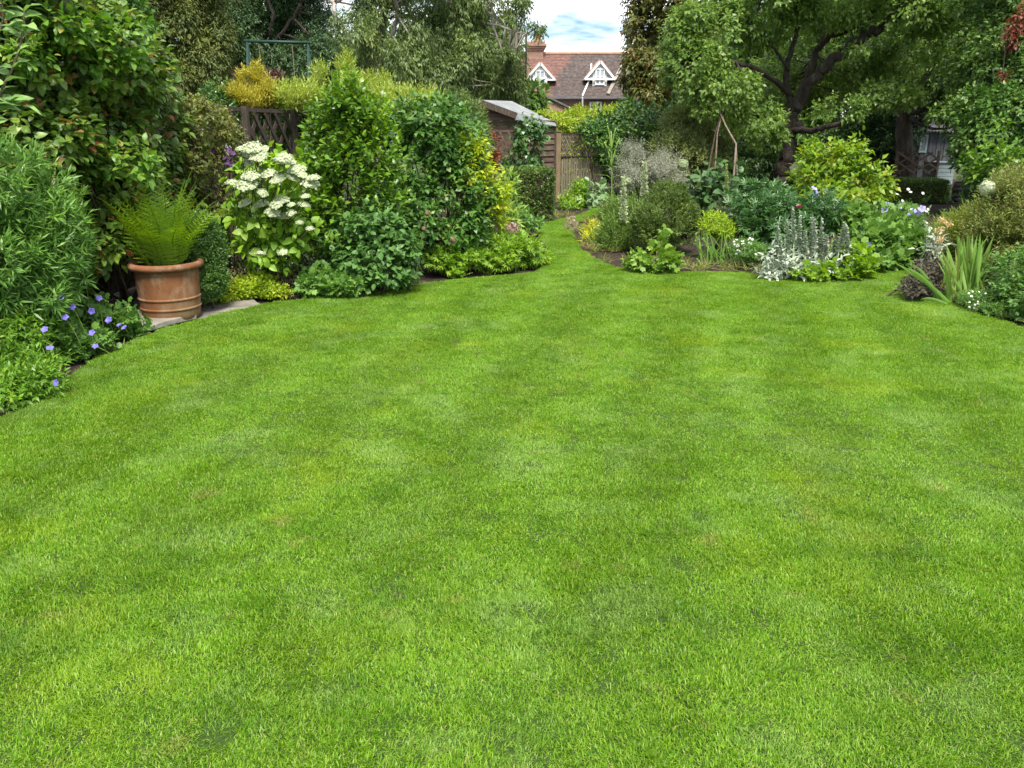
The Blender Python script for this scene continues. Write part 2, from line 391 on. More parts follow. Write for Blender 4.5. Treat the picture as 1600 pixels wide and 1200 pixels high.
G_OLIVE = LM("olive_green_leaf", (.09, .13, .035), (.16, .21, .06), (.24, .28, .09), .3, .5)
G_HEBE = LM("hebe_leaf", (.03, .058, .018), (.06, .1, .03), (.12, .17, .055), .2, .45)
G_PEONY = LM("peony_leaf", (.02, .058, .026), (.038, .095, .04), (.07, .145, .06), .22, .35, spec=.5)
G_SILVER = LM("silver_leaf", (.27, .33, .24), (.4, .46, .35), (.54, .58, .46), .2, .85, spec=.15)
G_GREYGRASS = LM("grey_seed_haze", (.2, .21, .15), (.3, .31, .23), (.42, .42, .34), .3, .8)
G_SAGE = LM("purple_sage_leaf", (.022, .019, .024), (.045, .04, .046), (.085, .075, .08), .15, .7)
G_IRIS = LM("iris_blade", (.06, .14, .04), (.1, .2, .055), (.17, .27, .075), .25, .4, odd=(.42, .34, .12))
G_FERN = LM("fern_frond", (.05, .11, .014), (.12, .21, .024), (.22, .315, .045), .38, .5)
G_FEATHER = LM("feathery_leaf", (.06, .085, .03), (.11, .145, .05), (.17, .2, .07), .25, .6, odd=(.2, .15, .07))
G_DRY = LM("dry_flower", (.16, .11, .065), (.27, .19, .12), (.38, .29, .19), .3, .8)
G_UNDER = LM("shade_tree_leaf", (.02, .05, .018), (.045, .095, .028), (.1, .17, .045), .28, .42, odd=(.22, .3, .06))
G_HOSTA = LM("blue_green_hosta_leaf", (.08, .15, .12), (.12, .2, .15), (.17, .25, .19), .2, .5)
G_MOLE = LM("mullein_leaf", (.1, .17, .06), (.15, .24, .08), (.22, .31, .11), .3, .6)
P_CREAM = LM("cream_floret", (.4, .47, .26), (.52, .58, .37), (.64, .68, .49), .3, .7)
P_BLUE = LM("violet_blue_petal", (.13, .1, .5), (.2, .17, .65), (.3, .27, .75), .3, .6)
P_LILAC = LM("lilac_petal", (.3, .28, .62), (.4, .38, .7), (.5, .48, .78), .3, .6)
P_PURPLE = LM("purple_petal", (.05, .015, .08), (.09, .03, .14), (.14, .06, .2), .3, .6)
P_WHITE = LM("white_petal", (.6, .6, .52), (.75, .75, .68), (.82, .82, .76), .3, .7)
P_RED = LM("crimson_petal", (.28, .01, .04), (.42, .02, .07), (.55, .05, .12), .3, .5)
P_PEACH = LM("peach_petal", (.6, .4, .16), (.7, .5, .24), (.8, .6, .35), .3, .6)
P_PINK = LM("faded_pink_floret", (.3, .16, .15), (.42, .26, .24), (.5, .36, .32), .3, .7)
P_ALLIUM = LM("green_seed_floret", (.2, .26, .12), (.3, .36, .19), (.42, .46, .28), .25, .7)
P_PALEALLIUM = LM("pale_green_floret", (.34, .4, .24), (.48, .53, .35), (.6, .64, .47), .25, .7)
G_STEM = LM("green_stem", (.07, .13, .035), (.11, .18, .05), (.16, .24, .08), .1, .6)

# ------------------------------------------------------------------ ground and lawn
def flat(name, pts, z, mat, kind='structure'):
    mb = MB(); mb.add([(p[0], p[1], z) for p in pts], [tuple(range(len(pts)))])
    o = mb.build(name, mat); o['kind'] = kind
    return o
M_EARTH = surf("distant_ground", [(0.3, (.03, .04, .015)), (0.7, (.07, .08, .03))], 3, 1.0, 0.4)
flat('ground', [(-900, -300), (900, -300), (900, 1200), (-900, 1200)], -0.03, M_EARTH)
# soil of the borders: a gently lumpy sheet
def soil_bed():
    rg = np.random.default_rng(5); xs = np.linspace(-11, 15, 131); ys = np.linspace(1.5, 27, 129)
    X, Y = np.meshgrid(xs, ys); P = np.stack([X, Y, X * 0], -1).reshape(-1, 3)
    w = Wave(rg, 5.0); w2 = Wave(rg, 16.0); P[:, 2] = -0.012 + 0.02 * w(P) * .6 + 0.012 * w2(P) * .5
    P[:, 2] = np.minimum(P[:, 2], 0.012) - 0.004
    nx = len(xs); T = []
    for j in range(len(ys) - 1):
        for i in range(nx - 1):
            a = j * nx + i; T += [(a, a+1, a+nx+1), (a, a+nx+1, a+nx)]
    o = link('soil_bed', trimesh('soil_bed', P, np.array(T), np.full(len(P), .5), M_SOIL, True)); o['kind'] = 'structure'
soil_bed()
LAWN_PX = [(-420, 1010), (-140, 735), (0, 652), (60, 622), (110, 585), (180, 545), (228, 523), (300, 502), (400, 478), (470, 468), (560, 458), (640, 447),
  (720, 437), (800, 430), (845, 425), (856, 412), (856, 392), (846, 372), (838, 356), (858, 347), (892, 340), (915, 333), (930, 324), (942, 324),
  (940, 336), (915, 343), (897, 352), (893, 366), (905, 388), (930, 405), (958, 418), (1000, 425), (1060, 426), (1120, 425), (1190, 429), (1250, 436), (1320, 433),
  (1360, 424), (1395, 413), (1425, 407), (1432, 412), (1416, 425), (1420, 442), (1445, 460), (1485, 475), (1530, 490), (1600, 513), (1760, 560), (2060, 680)]
LAWN = np.array([gnd(*p)[:2] for p in LAWN_PX])
LAWN = np.concatenate([LAWN, [[6.6, 2.0], [6.6, -3.0], [-3.6, -3.0], [-3.6, 1.6]]])
def smooth_poly(P, it=2):
    for _ in range(it):
        Q = np.roll(P, -1, 0); P = np.stack([P * .75 + Q * .25, P * .25 + Q * .75], 1).reshape(-1, 2)
    return P
LAWN = smooth_poly(LAWN)
def inside(P, poly):
    x, y = P[:, 0], P[:, 1]; r = np.zeros(len(P), bool); q = np.roll(poly, -1, 0)
    for (x0, y0), (x1, y1) in zip(poly, q):
        c = (y0 > y) != (y1 > y)
        with np.errstate(divide='ignore', invalid='ignore'):
            r ^= c & (x < (x1 - x0) * (y - y0) / (y1 - y0 + 1e-12) + x0)
    return r
def edge_dist(P, poly):
    d = np.full(len(P), 9.0); q = np.roll(poly, -1, 0)
    for a, b in zip(poly, q):
        ab = b - a; t = np.clip(((P - a) @ ab) / (ab @ ab + 1e-12), 0, 1)
        d = np.minimum(d, np.linalg.norm(P - a - t[:, None] * ab, axis=1))
    return d
def grassmat():
    m, t, o = newmat("lawn_grass")
    g = N(t, "ShaderNodeNewGeometry"); a = N(t, "ShaderNodeAttribute", attribute_name="tint").outputs['Fac']
    pos = g.outputs['Position']
    def nz(sc, lo, hi, det=3.0, st=(1, 1, 0.2), off=0.0):
        q = N(t, "ShaderNodeMapping", {0: pos, 'Scale': st, 'Location': (off, off * .7, 0)}).outputs[0]
        n_ = N(t, "ShaderNodeTexNoise", {'Vector': q, 'Scale': sc, 'Detail': det, 'Roughness': 0.6}).outputs[0]
        return N(t, "ShaderNodeMapRange", {0: n_, 1: lo, 2: hi, 3: 0.0, 4: 1.0}).outputs[0]
    c = ramp(t, a, [(0, (.052, .145, .006)), (.35, (.128, .275, .01)), (.7, (.22, .385, .022)), (.92, (.26, .41, .05)), (1.0, (.4, .37, .13))])
    def mix(f, c1, c2, blend='MIX'): return N(t, "ShaderNodeMix", {0: f, 6: c1, 7: c2}, data_type='RGBA', blend_type=blend).outputs[2]
    def mul(f, k): return N(t, "ShaderNodeMath", {0: f, 1: k}, operation='MULTIPLY').outputs[0]
    # patches of other grasses: pale bluish, yellow, deep green
    pale = nz(2.1, .52, .66, 5.0, off=3.1); c = mix(mul(pale, .5), c, (.25, .38, .1, 1))
    yel = nz(1.3, .54, .68, 4.0, off=9.7); c = mix(mul(yel, .4), c, (.29, .39, .018, 1))
    deep = nz(3.6, .52, .64, 4.0, off=17.3); c = mix(mul(deep, .4), c, (.07, .185, .008, 1))
    dry = nz(4.2, .62, .76, 4.0, off=27.0); c = mix(mul(dry, .55), c, (.33, .27, .09, 1))
    # mowing bands: light off the leaning blades painted as paler and darker stripes
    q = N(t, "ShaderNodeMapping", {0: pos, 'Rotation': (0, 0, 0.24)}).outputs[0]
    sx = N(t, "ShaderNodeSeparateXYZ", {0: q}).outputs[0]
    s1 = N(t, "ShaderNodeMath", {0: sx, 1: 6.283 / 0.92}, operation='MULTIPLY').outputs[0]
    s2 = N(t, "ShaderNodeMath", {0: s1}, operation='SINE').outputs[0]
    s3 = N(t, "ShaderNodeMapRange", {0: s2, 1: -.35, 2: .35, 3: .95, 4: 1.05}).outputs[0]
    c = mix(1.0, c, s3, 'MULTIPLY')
    p = N(t, "ShaderNodeBsdfPrincipled", {'Base Color': c, 'Roughness': 0.45, 'Specular IOR Level': 0.35})
    tr = N(t, "ShaderNodeHueSaturation", {'Hue': 0.49, 'Saturation': 1.05, 'Value': 1.45, 'Color': c})
    tb = N(t, "ShaderNodeBsdfTranslucent", {0: tr.outputs[0]})
    ms = N(t, "ShaderNodeMixShader", {0: 0.38, 1: p.outputs[0], 2: tb.outputs[0]})
    t.links.new(ms.outputs[0], o.inputs[0]); return m
M_GRASS = grassmat()
M_THATCH = surf("lawn_thatch", [(0.3, (.02, .045, .006)), (0.6, (.04, .075, .01)), (0.85, (.09, .11, .03))], 40, 1.0, 0.6, bscale=90)
flat('lawn', LAWN.tolist(), 0.004, M_THATCH)
def blade_patch(name, n, size, rg, hmul=1.0):
    P = np.zeros((n, 3)); P[:, :2] = (rg.random((n, 2)) - .5) * size
    wv = Wave(rg, 14.0); lean_dir = rg.random(n) * 6.28
    cl = wv(P)
    lean_dir = np.where(rg.random(n) < .45, 1.2 * cl + (lean_dir - 3.14) * .3, lean_dir)
    h = (.012 + .014 * rg.random(n)) * hmul * (1 + .22 * cl); lean = .2 + 1.0 * rg.random(n)
    D = np.stack([np.cos(lean_dir), np.sin(lean_dir), np.zeros(n)], 1)
    wd = .0024 + .002 * rg.random(n); side = np.stack([-D[:, 1], D[:, 0], np.zeros(n)], 1)
    tw = rg.normal(size=n) * .7; side = side * np.cos(tw)[:, None] + D * np.sin(tw)[:, None]
    Z = np.array([0, 0, 1.0])
    def pt(t): 
        a = lean * (0.35 + 0.9 * t)
        return P + D * (np.sin(a) * h * t)[:, None] + Z * (np.cos(a) * h * t)[:, None]
    m = pt(.55); tip = pt(1.0); s = side * (wd / 2)[:, None]
    V = np.stack([P - s, P + s, m + s * .85, m - s * .85, tip], 1)
    T = np.array([(0,1,2),(0,2,3),(3,2,4)])
    TT = (np.arange(n) * 5)[:, None, None] + T[None]
    tint = np.clip(rg.beta(1.4, 1.7, n), 0, .93); tint[rg.random(n) < .035] = .97
    me = trimesh(name, V.reshape(-1, 3), TT.reshape(-1, 3), np.repeat(tint, 5), M_GRASS)
    return me
def make_grass():
    rg = np.random.default_rng(77)
    src = bpy.data.collections.new("grass_patches")
    for i in range(9): src.objects.link(bpy.data.objects.new("patch_%02d" % i, blade_patch("patch", 2500, .3, rg)))
    for i in range(5): src.objects.link(bpy.data.objects.new("patch_%02d" % (9 + i), blade_patch("patch", 440, .11, rg)))
    def grid(step, lo, hi, jit):
        xs = np.arange(-6, 8, step); ys = np.arange(lo, hi, step); X, Y = np.meshgrid(xs, ys)
        P = np.stack([X, Y], -1).reshape(-1, 2); return P + (rg.random(P.shape) - .5) * step * jit
    A = grid(.185, -3, 20, .4); A = A[inside(A, LAWN)]; dA = edge_dist(A, LAWN); A = A[dA > .17]
    px, py, dp = proj(np.concatenate([A, np.zeros((len(A), 1))], 1))
    vis = (px > -2200) & (px < 3800) & (A[:, 1] > -.3); A = A[vis]
    B = grid(.06, .2, 20, .6); B = B[inside(B, LAWN)]; dB = edge_dist(B, LAWN); B = B[(dB > .025) & (dB < .24)]
    P = np.concatenate([A, B]); n = len(P); k = len(A)
    idx = np.concatenate([rg.integers(0, 9, k), 9 + rg.integers(0, 5, n - k)])
    pos = np.concatenate([P, np.zeros((n, 1))], 1)
    # mowing bands lean the blades to and fro
    u = P[:, 0] * math.cos(.24) - P[:, 1] * math.sin(.24) + .12 * np.sin(P[:, 1] * 1.7) + .06 * rg.normal(size=n)
    band = np.sign(np.sin(u * 6.283 / 0.92)); band *= (P[:, 1] > 2.0)
    swirl = Wave(rg, 1.1)
    rz = math.pi / 2 + .24 + np.where(band < 0, math.pi, 0) + rg.normal(size=n) * 1.1 + 1.3 * swirl(pos * np.array([1, 1, 0]))
    rd = rg.random(n) < .45; rz[rd] = rg.random(rd.sum()) * 6.28
    wv = Wave(rg, 1.6); zz = np.clip(1.0 + .22 * wv(pos * np.array([1, 1, 0])) + .1 * rg.normal(size=n), .6, 1.6)
    zz[k:] *= 1.12
    eul = np.zeros((n, 3), np.float32); eul[:, 2] = rz
    me = bpy.data.meshes.new("grass"); me.from_pydata(pos.tolist(), [], [])
    for nm, tp, key, dat in (("rot", 'FLOAT_VECTOR', "vector", eul.ravel()), ("idx", 'INT', "value", idx.astype(np.int32)), ("zs", 'FLOAT', "value", zz.astype(np.float32))):
        a = me.attributes.new(nm, tp, 'POINT'); a.data.foreach_set(key, dat)
    o = link("grass", me); tag(o, "short mown green grass covering the whole lawn", None, None, 'stuff')
    ng = bpy.data.node_groups.new("grass_blades", 'GeometryNodeTree')
    ng.interface.new_socket("Geometry", in_out='INPUT', socket_type='NodeSocketGeometry'); ng.interface.new_socket("Geometry", in_out='OUTPUT', socket_type='NodeSocketGeometry')
    I = ng.nodes.new("NodeGroupInput"); O = ng.nodes.new("NodeGroupOutput")
    ci = ng.nodes.new("GeometryNodeCollectionInfo"); ci.inputs[0].default_value = src; ci.inputs[1].default_value = True; ci.inputs[2].default_value = True
    ip = ng.nodes.new("GeometryNodeInstanceOnPoints"); ip.inputs['Pick Instance'].default_value = True
    def na(nm, tp):
        q = ng.nodes.new("GeometryNodeInputNamedAttribute"); q.data_type = tp; q.inputs[0].default_value = nm; return q.outputs[0]
    cx = ng.nodes.new("ShaderNodeCombineXYZ"); cx.inputs[0].default_value = 1; cx.inputs[1].default_value = 1
    ng.links.new(I.outputs[0], ip.inputs['Points']); ng.links.new(ci.outputs[0], ip.inputs['Instance'])
    ng.links.new(na("idx", 'INT'), ip.inputs['Instance Index']); ng.links.new(na("rot", 'FLOAT_VECTOR'), ip.inputs['Rotation'])
    ng.links.new(na("zs", 'FLOAT'), cx.inputs[2]); ng.links.new(cx.outputs[0], ip.inputs['Scale'])
    ng.links.new(ip.outputs[0], O.inputs[0])
    md = o.modifiers.new("blades", 'NODES'); md.node_group = ng
    o.data.materials.append(M_GRASS)
    print("grass instances", n)
make_grass()
# ------------------------------------------------------------------ structures
def poly_obj(name, quads, mat, parent=None, org=(0, 0, 0)):
    mb = MB()
    for q in quads: mb.add(np.array(q, float) - np.array(org), [tuple(range(len(q)))])
    return mb.build(name, mat, parent)
def slab(mb, q, th, nrm_=None, org=(0, 0, 0)):       # planar polygon with a thickness th along its normal
    q = np.array(q, float) - np.array(org); n = np.cross(q[1] - q[0], q[2] - q[0]); n /= np.linalg.norm(n); k = len(q)
    V = np.concatenate([q, q - n * th]); Fc = [tuple(range(k)), tuple(range(2*k-1, k-1, -1))] + [(i, i + k, (i+1) % k + k, (i+1) % k) for i in range(k)]
    mb.add(V, Fc); return mb

# ---- house far behind
def rooftile():
    m, t, o = newmat("clay_roof_tiles")
    tcn = N(t, "ShaderNodeTexCoord").outputs['Object']; sp = N(t, "ShaderNodeSeparateXYZ", {0: tcn})
    x, z = sp.outputs[0], sp.outputs[2]
    n1 = N(t, "ShaderNodeTexNoise", {'Vector': tcn, 'Scale': .9, 'Detail': 6.0}).outputs[0]
    n2 = N(t, "ShaderNodeTexNoise", {'Vector': N(t, "ShaderNodeMapping", {0: tcn, 'Scale': (5, 1, 9)}).outputs[0], 'Scale': 1.0, 'Detail': 3.0}).outputs[0]
    # old lichen-dark tiles to the right of a repair line, new red ones to the left
    k = N(t, "ShaderNodeMath", {0: x, 1: N(t, "ShaderNodeMath", {0: z, 1: .62}, operation='MULTIPLY').outputs[0]}, operation='SUBTRACT').outputs[0]
    k = N(t, "ShaderNodeMath", {0: k, 1: N(t, "ShaderNodeMath", {0: n1, 1: 1.3}, operation='MULTIPLY').outputs[0]}, operation='ADD').outputs[0]
    k = N(t, "ShaderNodeMapRange", {0: k, 1: -4.75, 2: -4.35}).outputs[0]
    red = ramp(t, n2, [(.3, (.085, .042, .034)), (.55, (.14, .07, .055)), (.8, (.19, .11, .085))])
    drk = ramp(t, n2, [(.3, (.034, .028, .027)), (.55, (.075, .056, .05)), (.8, (.14, .1, .08))])
    c = N(t, "ShaderNodeMix", {0: k, 6: red, 7: drk}, data_type='RGBA').outputs[2]
    wv = N(t, "ShaderNodeTexWave", {'Vector': tcn, 'Scale': 1.6, 'Distortion': .6}, bands_direction='Z').outputs[1]
    b = N(t, "ShaderNodeBump", {'Strength': .6, 'Distance': .05, 'Height': wv}).outputs[0]
    p = N(t, "ShaderNodeBsdfPrincipled", {'Base Color': c, 'Roughness': .9, 'Normal': b}); t.links.new(p.outputs[0], o.inputs[0]); return m
def brickmat(name, c1, c2, mortar):
    m, t, o = newmat(name)
    tcn = N(t, "ShaderNodeTexCoord").outputs['Object']; sp = N(t, "ShaderNodeSeparateXYZ", {0: tcn})
    v = N(t, "ShaderNodeCombineXYZ", {0: N(t, "ShaderNodeMath", {0: sp.outputs[0], 1: sp.outputs[1]}, operation='ADD').outputs[0], 1: sp.outputs[2]}).outputs[0]
    bk = N(t, "ShaderNodeTexBrick", {'Vector': v, 'Color1': c4(c1), 'Color2': c4(c2), 'Mortar': c4(mortar), 'Scale': 1.0, 'Brick Width': .23, 'Row Height': .075, 'Mortar Size': .012})
    nz = N(t, "ShaderNodeTexNoise", {'Vector': tcn, 'Scale': 1.4, 'Detail': 6.0}).outputs[0]
    f = N(t, "ShaderNodeMapRange", {0: nz, 1: .3, 2: .7, 3: .7, 4: 1.25}).outputs[0]
    c = N(t, "ShaderNodeMix", {0: 1.0, 6: bk.outputs[0], 7: f}, data_type='RGBA', blend_type='MULTIPLY').outputs[2]
    b = N(t, "ShaderNodeBump", {'Strength': .5, 'Distance': .02, 'Height': bk.outputs[1]}).outputs[0]
    p = N(t, "ShaderNodeBsdfPrincipled", {'Base Color': c, 'Roughness': .9, 'Normal': b}); t.links.new(p.outputs[0], o.inputs[0]); return m
M_ROOF = rooftile(); M_BRICK = brickmat("red_brick", (.36, .17, .1), (.27, .12, .08), (.36, .3, .25)); M_BRICK2 = brickmat("orange_brick", (.42, .19, .1), (.31, .14, .085), (.38, .32, .26))
M_SLATE = surf("grey_slate", [(0.3, (.07, .07, .075)), (0.7, (.17, .165, .17))], 5, .7, .3)
def glassmat():
    m, t, o = newmat("window_glass")
    p = N(t, "ShaderNodeBsdfPrincipled", {'Base Color': (.12, .15, .17, 1), 'Roughness': .06, 'Specular IOR Level': .9}); t.links.new(p.outputs[0], o.inputs[0]); return m
M_GLASS = glassmat()
M_CURTAIN = surf("pale_curtain", [(0.3, (.3, .36, .38)), (0.7, (.5, .55, .56))], 9, .9, .2, stretch=(6, 1, 1))
HY = 55.0
def house():
    b = at(930, 153, HY); b[2] = 0.0
    e = empty('brick_house', 'long brick house with red and dark tiled roof and white dormers beyond the garden', 'house', b.tolist())
    ex0, ex1 = at(742, 153, HY)[0], at(1150, 153, HY)[0]
    ze = at(900, 153, HY)[2]; YR = HY + 3.6; zr = at(900, 84, YR)[2]
    O = b
    mb = MB(); mb.box((ex0 - O[0], .1, -.5), (ex1 - O[0], 7.2, ze)); mb.build('wall', M_BRICK, e)
    slope = lambda Y: ze + (zr - ze) * (Y - (HY - .3)) / (YR - HY + .3)
    r = MB(); slab(r, [(ex0 - .2, HY - .3, ze), (ex1, HY - .3, ze), (ex1, YR, zr), (ex0 - .2, YR, zr)], .12, org=O)
    slab(r, [(ex1, YR + 3.8, ze), (ex0 - .2, YR + 3.8, ze), (ex0 - .2, YR, zr), (ex1, YR, zr)], .12, org=O)
    roof = r.build('roof', M_ROOF, e)
    rt = MB(); rt.tube([(ex0 - .2 - O[0], YR - O[1], zr + .01), (ex1 - O[0], YR - O[1], zr + .01)], .11, 8); rt.build('ridge_tiles', M_BRICK2, roof)
    g = MB(); g.tube([(ex0 - .2 - O[0], -.36, ze - .06), (ex1 - O[0], -.36, ze - .06)], .07, 8); g.build('gutter', M_SHADOWBOARD, e)
    def pipe(pts, rad=.055):
        m = MB(); m.tube([np.array(p) - O for p in pts], rad, 8); m.build('downpipe', M_WHITE, e)
    yo = lambda py: HY - .3 + (at(900, py, HY + 1)[2] - ze) / ((zr - ze) / (YR - HY + .3)) - .1
    pipe([at(910, 178, HY - .12), at(910, 152, HY - .45)]); pipe([at(910, 150, HY - .45), at(922, 122, yo(122)), at(924, 100, yo(100))])
    # raised white verge on the roof
    v = MB(); p0, p1 = at(950, 148, yo(148)), at(972, 103, yo(103)); v.beam(p0 - O, p1 - O, .22, .2); v.build('roof_verge', M_STONE, e)
    def dormer(cx, apex, basey, hw, winw, wtop, wbot):
        Yf = yo(wbot) - .05; m = mpp(basey, Yf)
        A = at(cx, apex, Yf); Bz = at(cx, basey, Yf)[2]; zb = at(cx, wbot, Yf)[2]; zt = at(cx, wtop, Yf)[2]; x = A[0]; h = hw * m; w = winw * m / 2
        Yb = Yf + 3.0
        f = MB(); slab(f, [(x - h, Yf, Bz), (x + h, Yf, Bz), (x, Yf, A[2])], .15, org=O)
        f.box((x - w - .2 - O[0], Yf - O[1] + .01, zb - .12), (x + w + .2 - O[0], Yf + 1.2 - O[1], Bz + .02))
        d = f.build('dormer', M_WHITE, e)
        rf = MB()
        for sgn in (-1, 1):
            q = [(x + sgn * (h + .18), Yf - .1, Bz - .1), (x, Yf - .1, A[2] + .08), (x, Yb, A[2] + .08), (x + sgn * (h + .18), Yb, Bz - .1)]
            slab(rf, q if sgn > 0 else q[::-1], .1, org=O)
        rf.build('dormer_roof', M_BRICK2, d)
        bb = MB()
        for sgn in (-1, 1): bb.beam(np.array((x + sgn * (h + .15), Yf - .14, Bz - .02)) - O, np.array((x, Yf - .14, A[2] + .03)) - O, .06, .13, side=(0, 1, 0))
        bb.beam(np.array((x - h - .15, Yf - .13, Bz)) - O, np.array((x + h + .15, Yf - .13, Bz)) - O, .06, .1, side=(0, 1, 0))
        bb.build('bargeboard', M_WHITE, d)
        gl = MB(); gl.box((x - w - O[0], Yf - .06 - O[1], zb), (x + w - O[0], Yf - .02 - O[1], zt)); gl.build('pane', M_CURTAIN, d)
        fr = MB()
        for xx in (x - w, x, x + w): fr.box((xx - .035 - O[0], Yf - .1 - O[1], zb - .03), (xx + .035 - O[0], Yf - .055 - O[1], zt + .03))
        for zz in (zb, (zb + zt) / 2, zt): fr.box((x - w - .03 - O[0], Yf - .095 - O[1], zz - .03), (x + w + .03 - O[0], Yf - .05 - O[1], zz + .03))
        fr.build('window_frame', M_WHITE, d)
        for sgn in (-1, 1):
            sp = MB()
            q = [(x + sgn * (w + .18), Yf - .02, Bz + .15), (x + sgn * h * .78, Yf - .02, Bz + .15), (x + sgn * (w + .18), Yf - .02, Bz + .15 + (h*.78 - w - .18) * .9)]
            slab(sp, q if sgn > 0 else q[::-1], .03, org=O); sp.build('side_light', M_GLASS, d)
    dormer(844, 100, 125, 20, 13, 111, 133); dormer(938, 97, 124, 20, 13, 108, 132); dormer(1018, 98, 125, 20, 13, 111, 132)
    def win(x0, x1, y0, y1, mull=1):
        a, c = at(x0, y1, HY), at(x1, y0, HY); w_ = MB(); d = .14
        for xx in np.linspace(a[0], c[0], mull + 2): w_.box((xx - .06 - O[0], -.04, a[2]), (xx + .06 - O[0], d, c[2]))
        for zz in (a[2], (a[2] + c[2]) / 2, c[2]): w_.box((a[0] - .06 - O[0], -.045, zz - .05), (c[0] + .06 - O[0], d - .01, zz + .05))
        f = w_.build('window', M_WHITE, e)
        p = MB(); p.box((a[0] - O[0], .05, a[2]), (c[0] - O[0], .09, c[2])); p.build('pane', M_GLASS, f)
        s = MB(); s.box((a[0] - .12 - O[0], -.1, a[2] - .12), (c[0] + .12 - O[0], .12, a[2] - .052)); s.build('sill', M_STONE, f)
    win(922, 939, 160, 182); win(965, 983, 160, 180); win(1046, 1062, 160, 180); win(780, 796, 160, 180)
    # chimney stack
    c = at(836, 88, YR); m = mpp(80, YR); w = 12.5 * m; zt = at(836, 66, YR)[2]; zb = zr - 1.2
    ch = MB(); cx = c[0] - O[0]; cy = YR - O[1]
    ch.box((cx - w, cy - .45, zb), (cx + w, cy + .45, zt - .55))
    for i in range(3): ch.box((cx - w - .07 * (i + 1), cy - .45 - .07 * (i + 1), zt - .55 + .13 * i), (cx + w + .07 * (i + 1), cy + .45 + .07 * (i + 1), zt - .42 + .13 * i))
    ch.box((cx - w - .1, cy - .5, zt - .16), (cx + w + .1, cy + .5, zt))
    chim = ch.build('chimney', M_BRICK, e)
    for dx, hh in ((.02, .55), (.28, .42)):
        p = MB(); p.lathe([(.0, 0), (.17, 0), (.15, .1), (.13, hh - .1), (.16, hh - .08), (.16, hh), (.11, hh), (.1, .1)], 14, (cx + dx, cy, zt)); p.build('chimney_pot', M_CHIM, chim, True)
    # brick outhouse with a lean roof, in front of the wall
    Yg = HY - 5; ap = at(852, 150, Yg); l = at(824, 172, Yg); rr = at(905, 180, Yg)
    e2 = empty('brick_outhouse', 'low orange brick gabled extension at left end of the brick house', 'outbuilding', (ap[0], Yg, 0))
    O2 = np.array((ap[0], Yg, 0)); w_ = MB()
    V = [(l[0], Yg, 0), (rr[0], Yg, 0), (rr[0], Yg, rr[2]), (ap[0], Yg, ap[2]), (l[0], Yg, l[2])]
    slab(w_, V, 4.5, org=O2); w_.build('wall', M_BRICK2, e2)
    rf = MB(); U = np.array
    slab(rf, [(ap[0] - .1, Yg - .15, ap[2] + .12), (rr[0] + .5, Yg - .15, rr[2] - .02), (rr[0] + .5, Yg + 5.2, rr[2] - .02), (ap[0] - .1, Yg + 5.2, ap[2] + .12)], .1, org=O2)
    slab(rf, [(ap[0] - .1, Yg - .15, ap[2] + .12), (ap[0] - .1, Yg + 5.2, ap[2] + .12), (l[0] - .3, Yg + 5.2, l[2] - .1), (l[0] - .3, Yg - .15, l[2] - .1)], .1, org=O2)
    rf.build('roof', M_SLATE, e2)
house()

# ---- shed with boarded walls and a felt roof
def shed():
    A = at(807, 187, 17.0); B = at(869, 197, 18.0); C = at(752, 156, 17.3); D = at(800, 158, 19.5)
    e = empty('garden_shed', 'brown boarded garden shed with sagging grey felt roof beside the gate', 'shed', (A[0], A[1], 0)); O = np.array((A[0], A[1], 0))
    up = np.array([0, 0, .02]); r = MB()
    A1, B1 = at(807, 176, 17.1), at(869, 192, 18.1)
    slab(r, [C, A1, B1, D], .05, org=O); rf = r.build('roof', M_FELT, e)
    f = MB(); slab(f, [A, B, B1 + [0, -.01, 0], A1 + [0, -.01, 0]], .03, org=O); f.build('felt_edge', M_FELT, rf)
    rr = MB(); L0 = C + (C - A1) * np.array([1, 1, -1]); D0 = D + (D - B1) * np.array([1, 1, -1]); slab(rr, [L0, C, D, D0], .05, org=O); rr.build('back_roof', M_FELT, e)
    bb = MB(); bb.beam(C - O + [0, -.05, -.06], A1 - O + [0, -.05, -.06], .03, .12, side=(0, 1, 0)); bb.build('bargeboard', M_DARKWOOD, e)
    # eave wall towards the viewer: horizontal boards
    a = np.array((A[0] + .06, A[1] + .18)); b2 = np.array((at(867, 230, 18.1)[0], 18.1)); top = A[2] - .03; hb = .122
    z = 0.05; i = 0; rg = np.random.default_rng(3)
    while z < top + .05:
        k = MB(); h = hb - .006; zt = min(z + h, top + .02)
        p = [(a[0], a[1], z), (b2[0], b2[1], z), (b2[0], b2[1] + .0, zt), (a[0], a[1], zt)]
        q = np.array(p); q[:2, 1] -= .034 + .006 * rg.random(); slab(k, q, .02, org=O); k.build('board', M_SHEDWOOD, e); z += hb
    # gable wall, seen at a glance
    g0 = np.array((C[0] - .55, 17.75)); z = .05
    gd = np.array((A[0] + .05, A[1] + .17))
    while z < C[2] - .1:
        zt = z + hb - .008; t = lambda zz: np.clip((zz - A1[2]) / (C[2] - A1[2]), 0, 1)
        xr = lambda zz: gd + (np.array((C[0], 17.75)) - gd) * t(zz) * .95
        k = MB(); slab(k, [(g0[0], g0[1], z), (*xr(z), z), (*xr(zt), zt), (g0[0], g0[1], zt)], .02, org=O); k.build('board', M_SHEDWOOD, e); z += hb
    cp = MB(); cp.box((b2[0] - .03 - O[0], b2[1] - .05 - O[1], 0), (b2[0] + .03 - O[0], b2[1] + .02 - O[1], top)); cp.build('corner_post', M_DARKWOOD, e)
    bk = MB(); bk.box((a[0] - O[0] + .03, 1.25, 0), (b2[0] - O[0] - .01, 2.2, top - .05)); bk.build('back_wall', M_DARKWOOD, e)
shed()
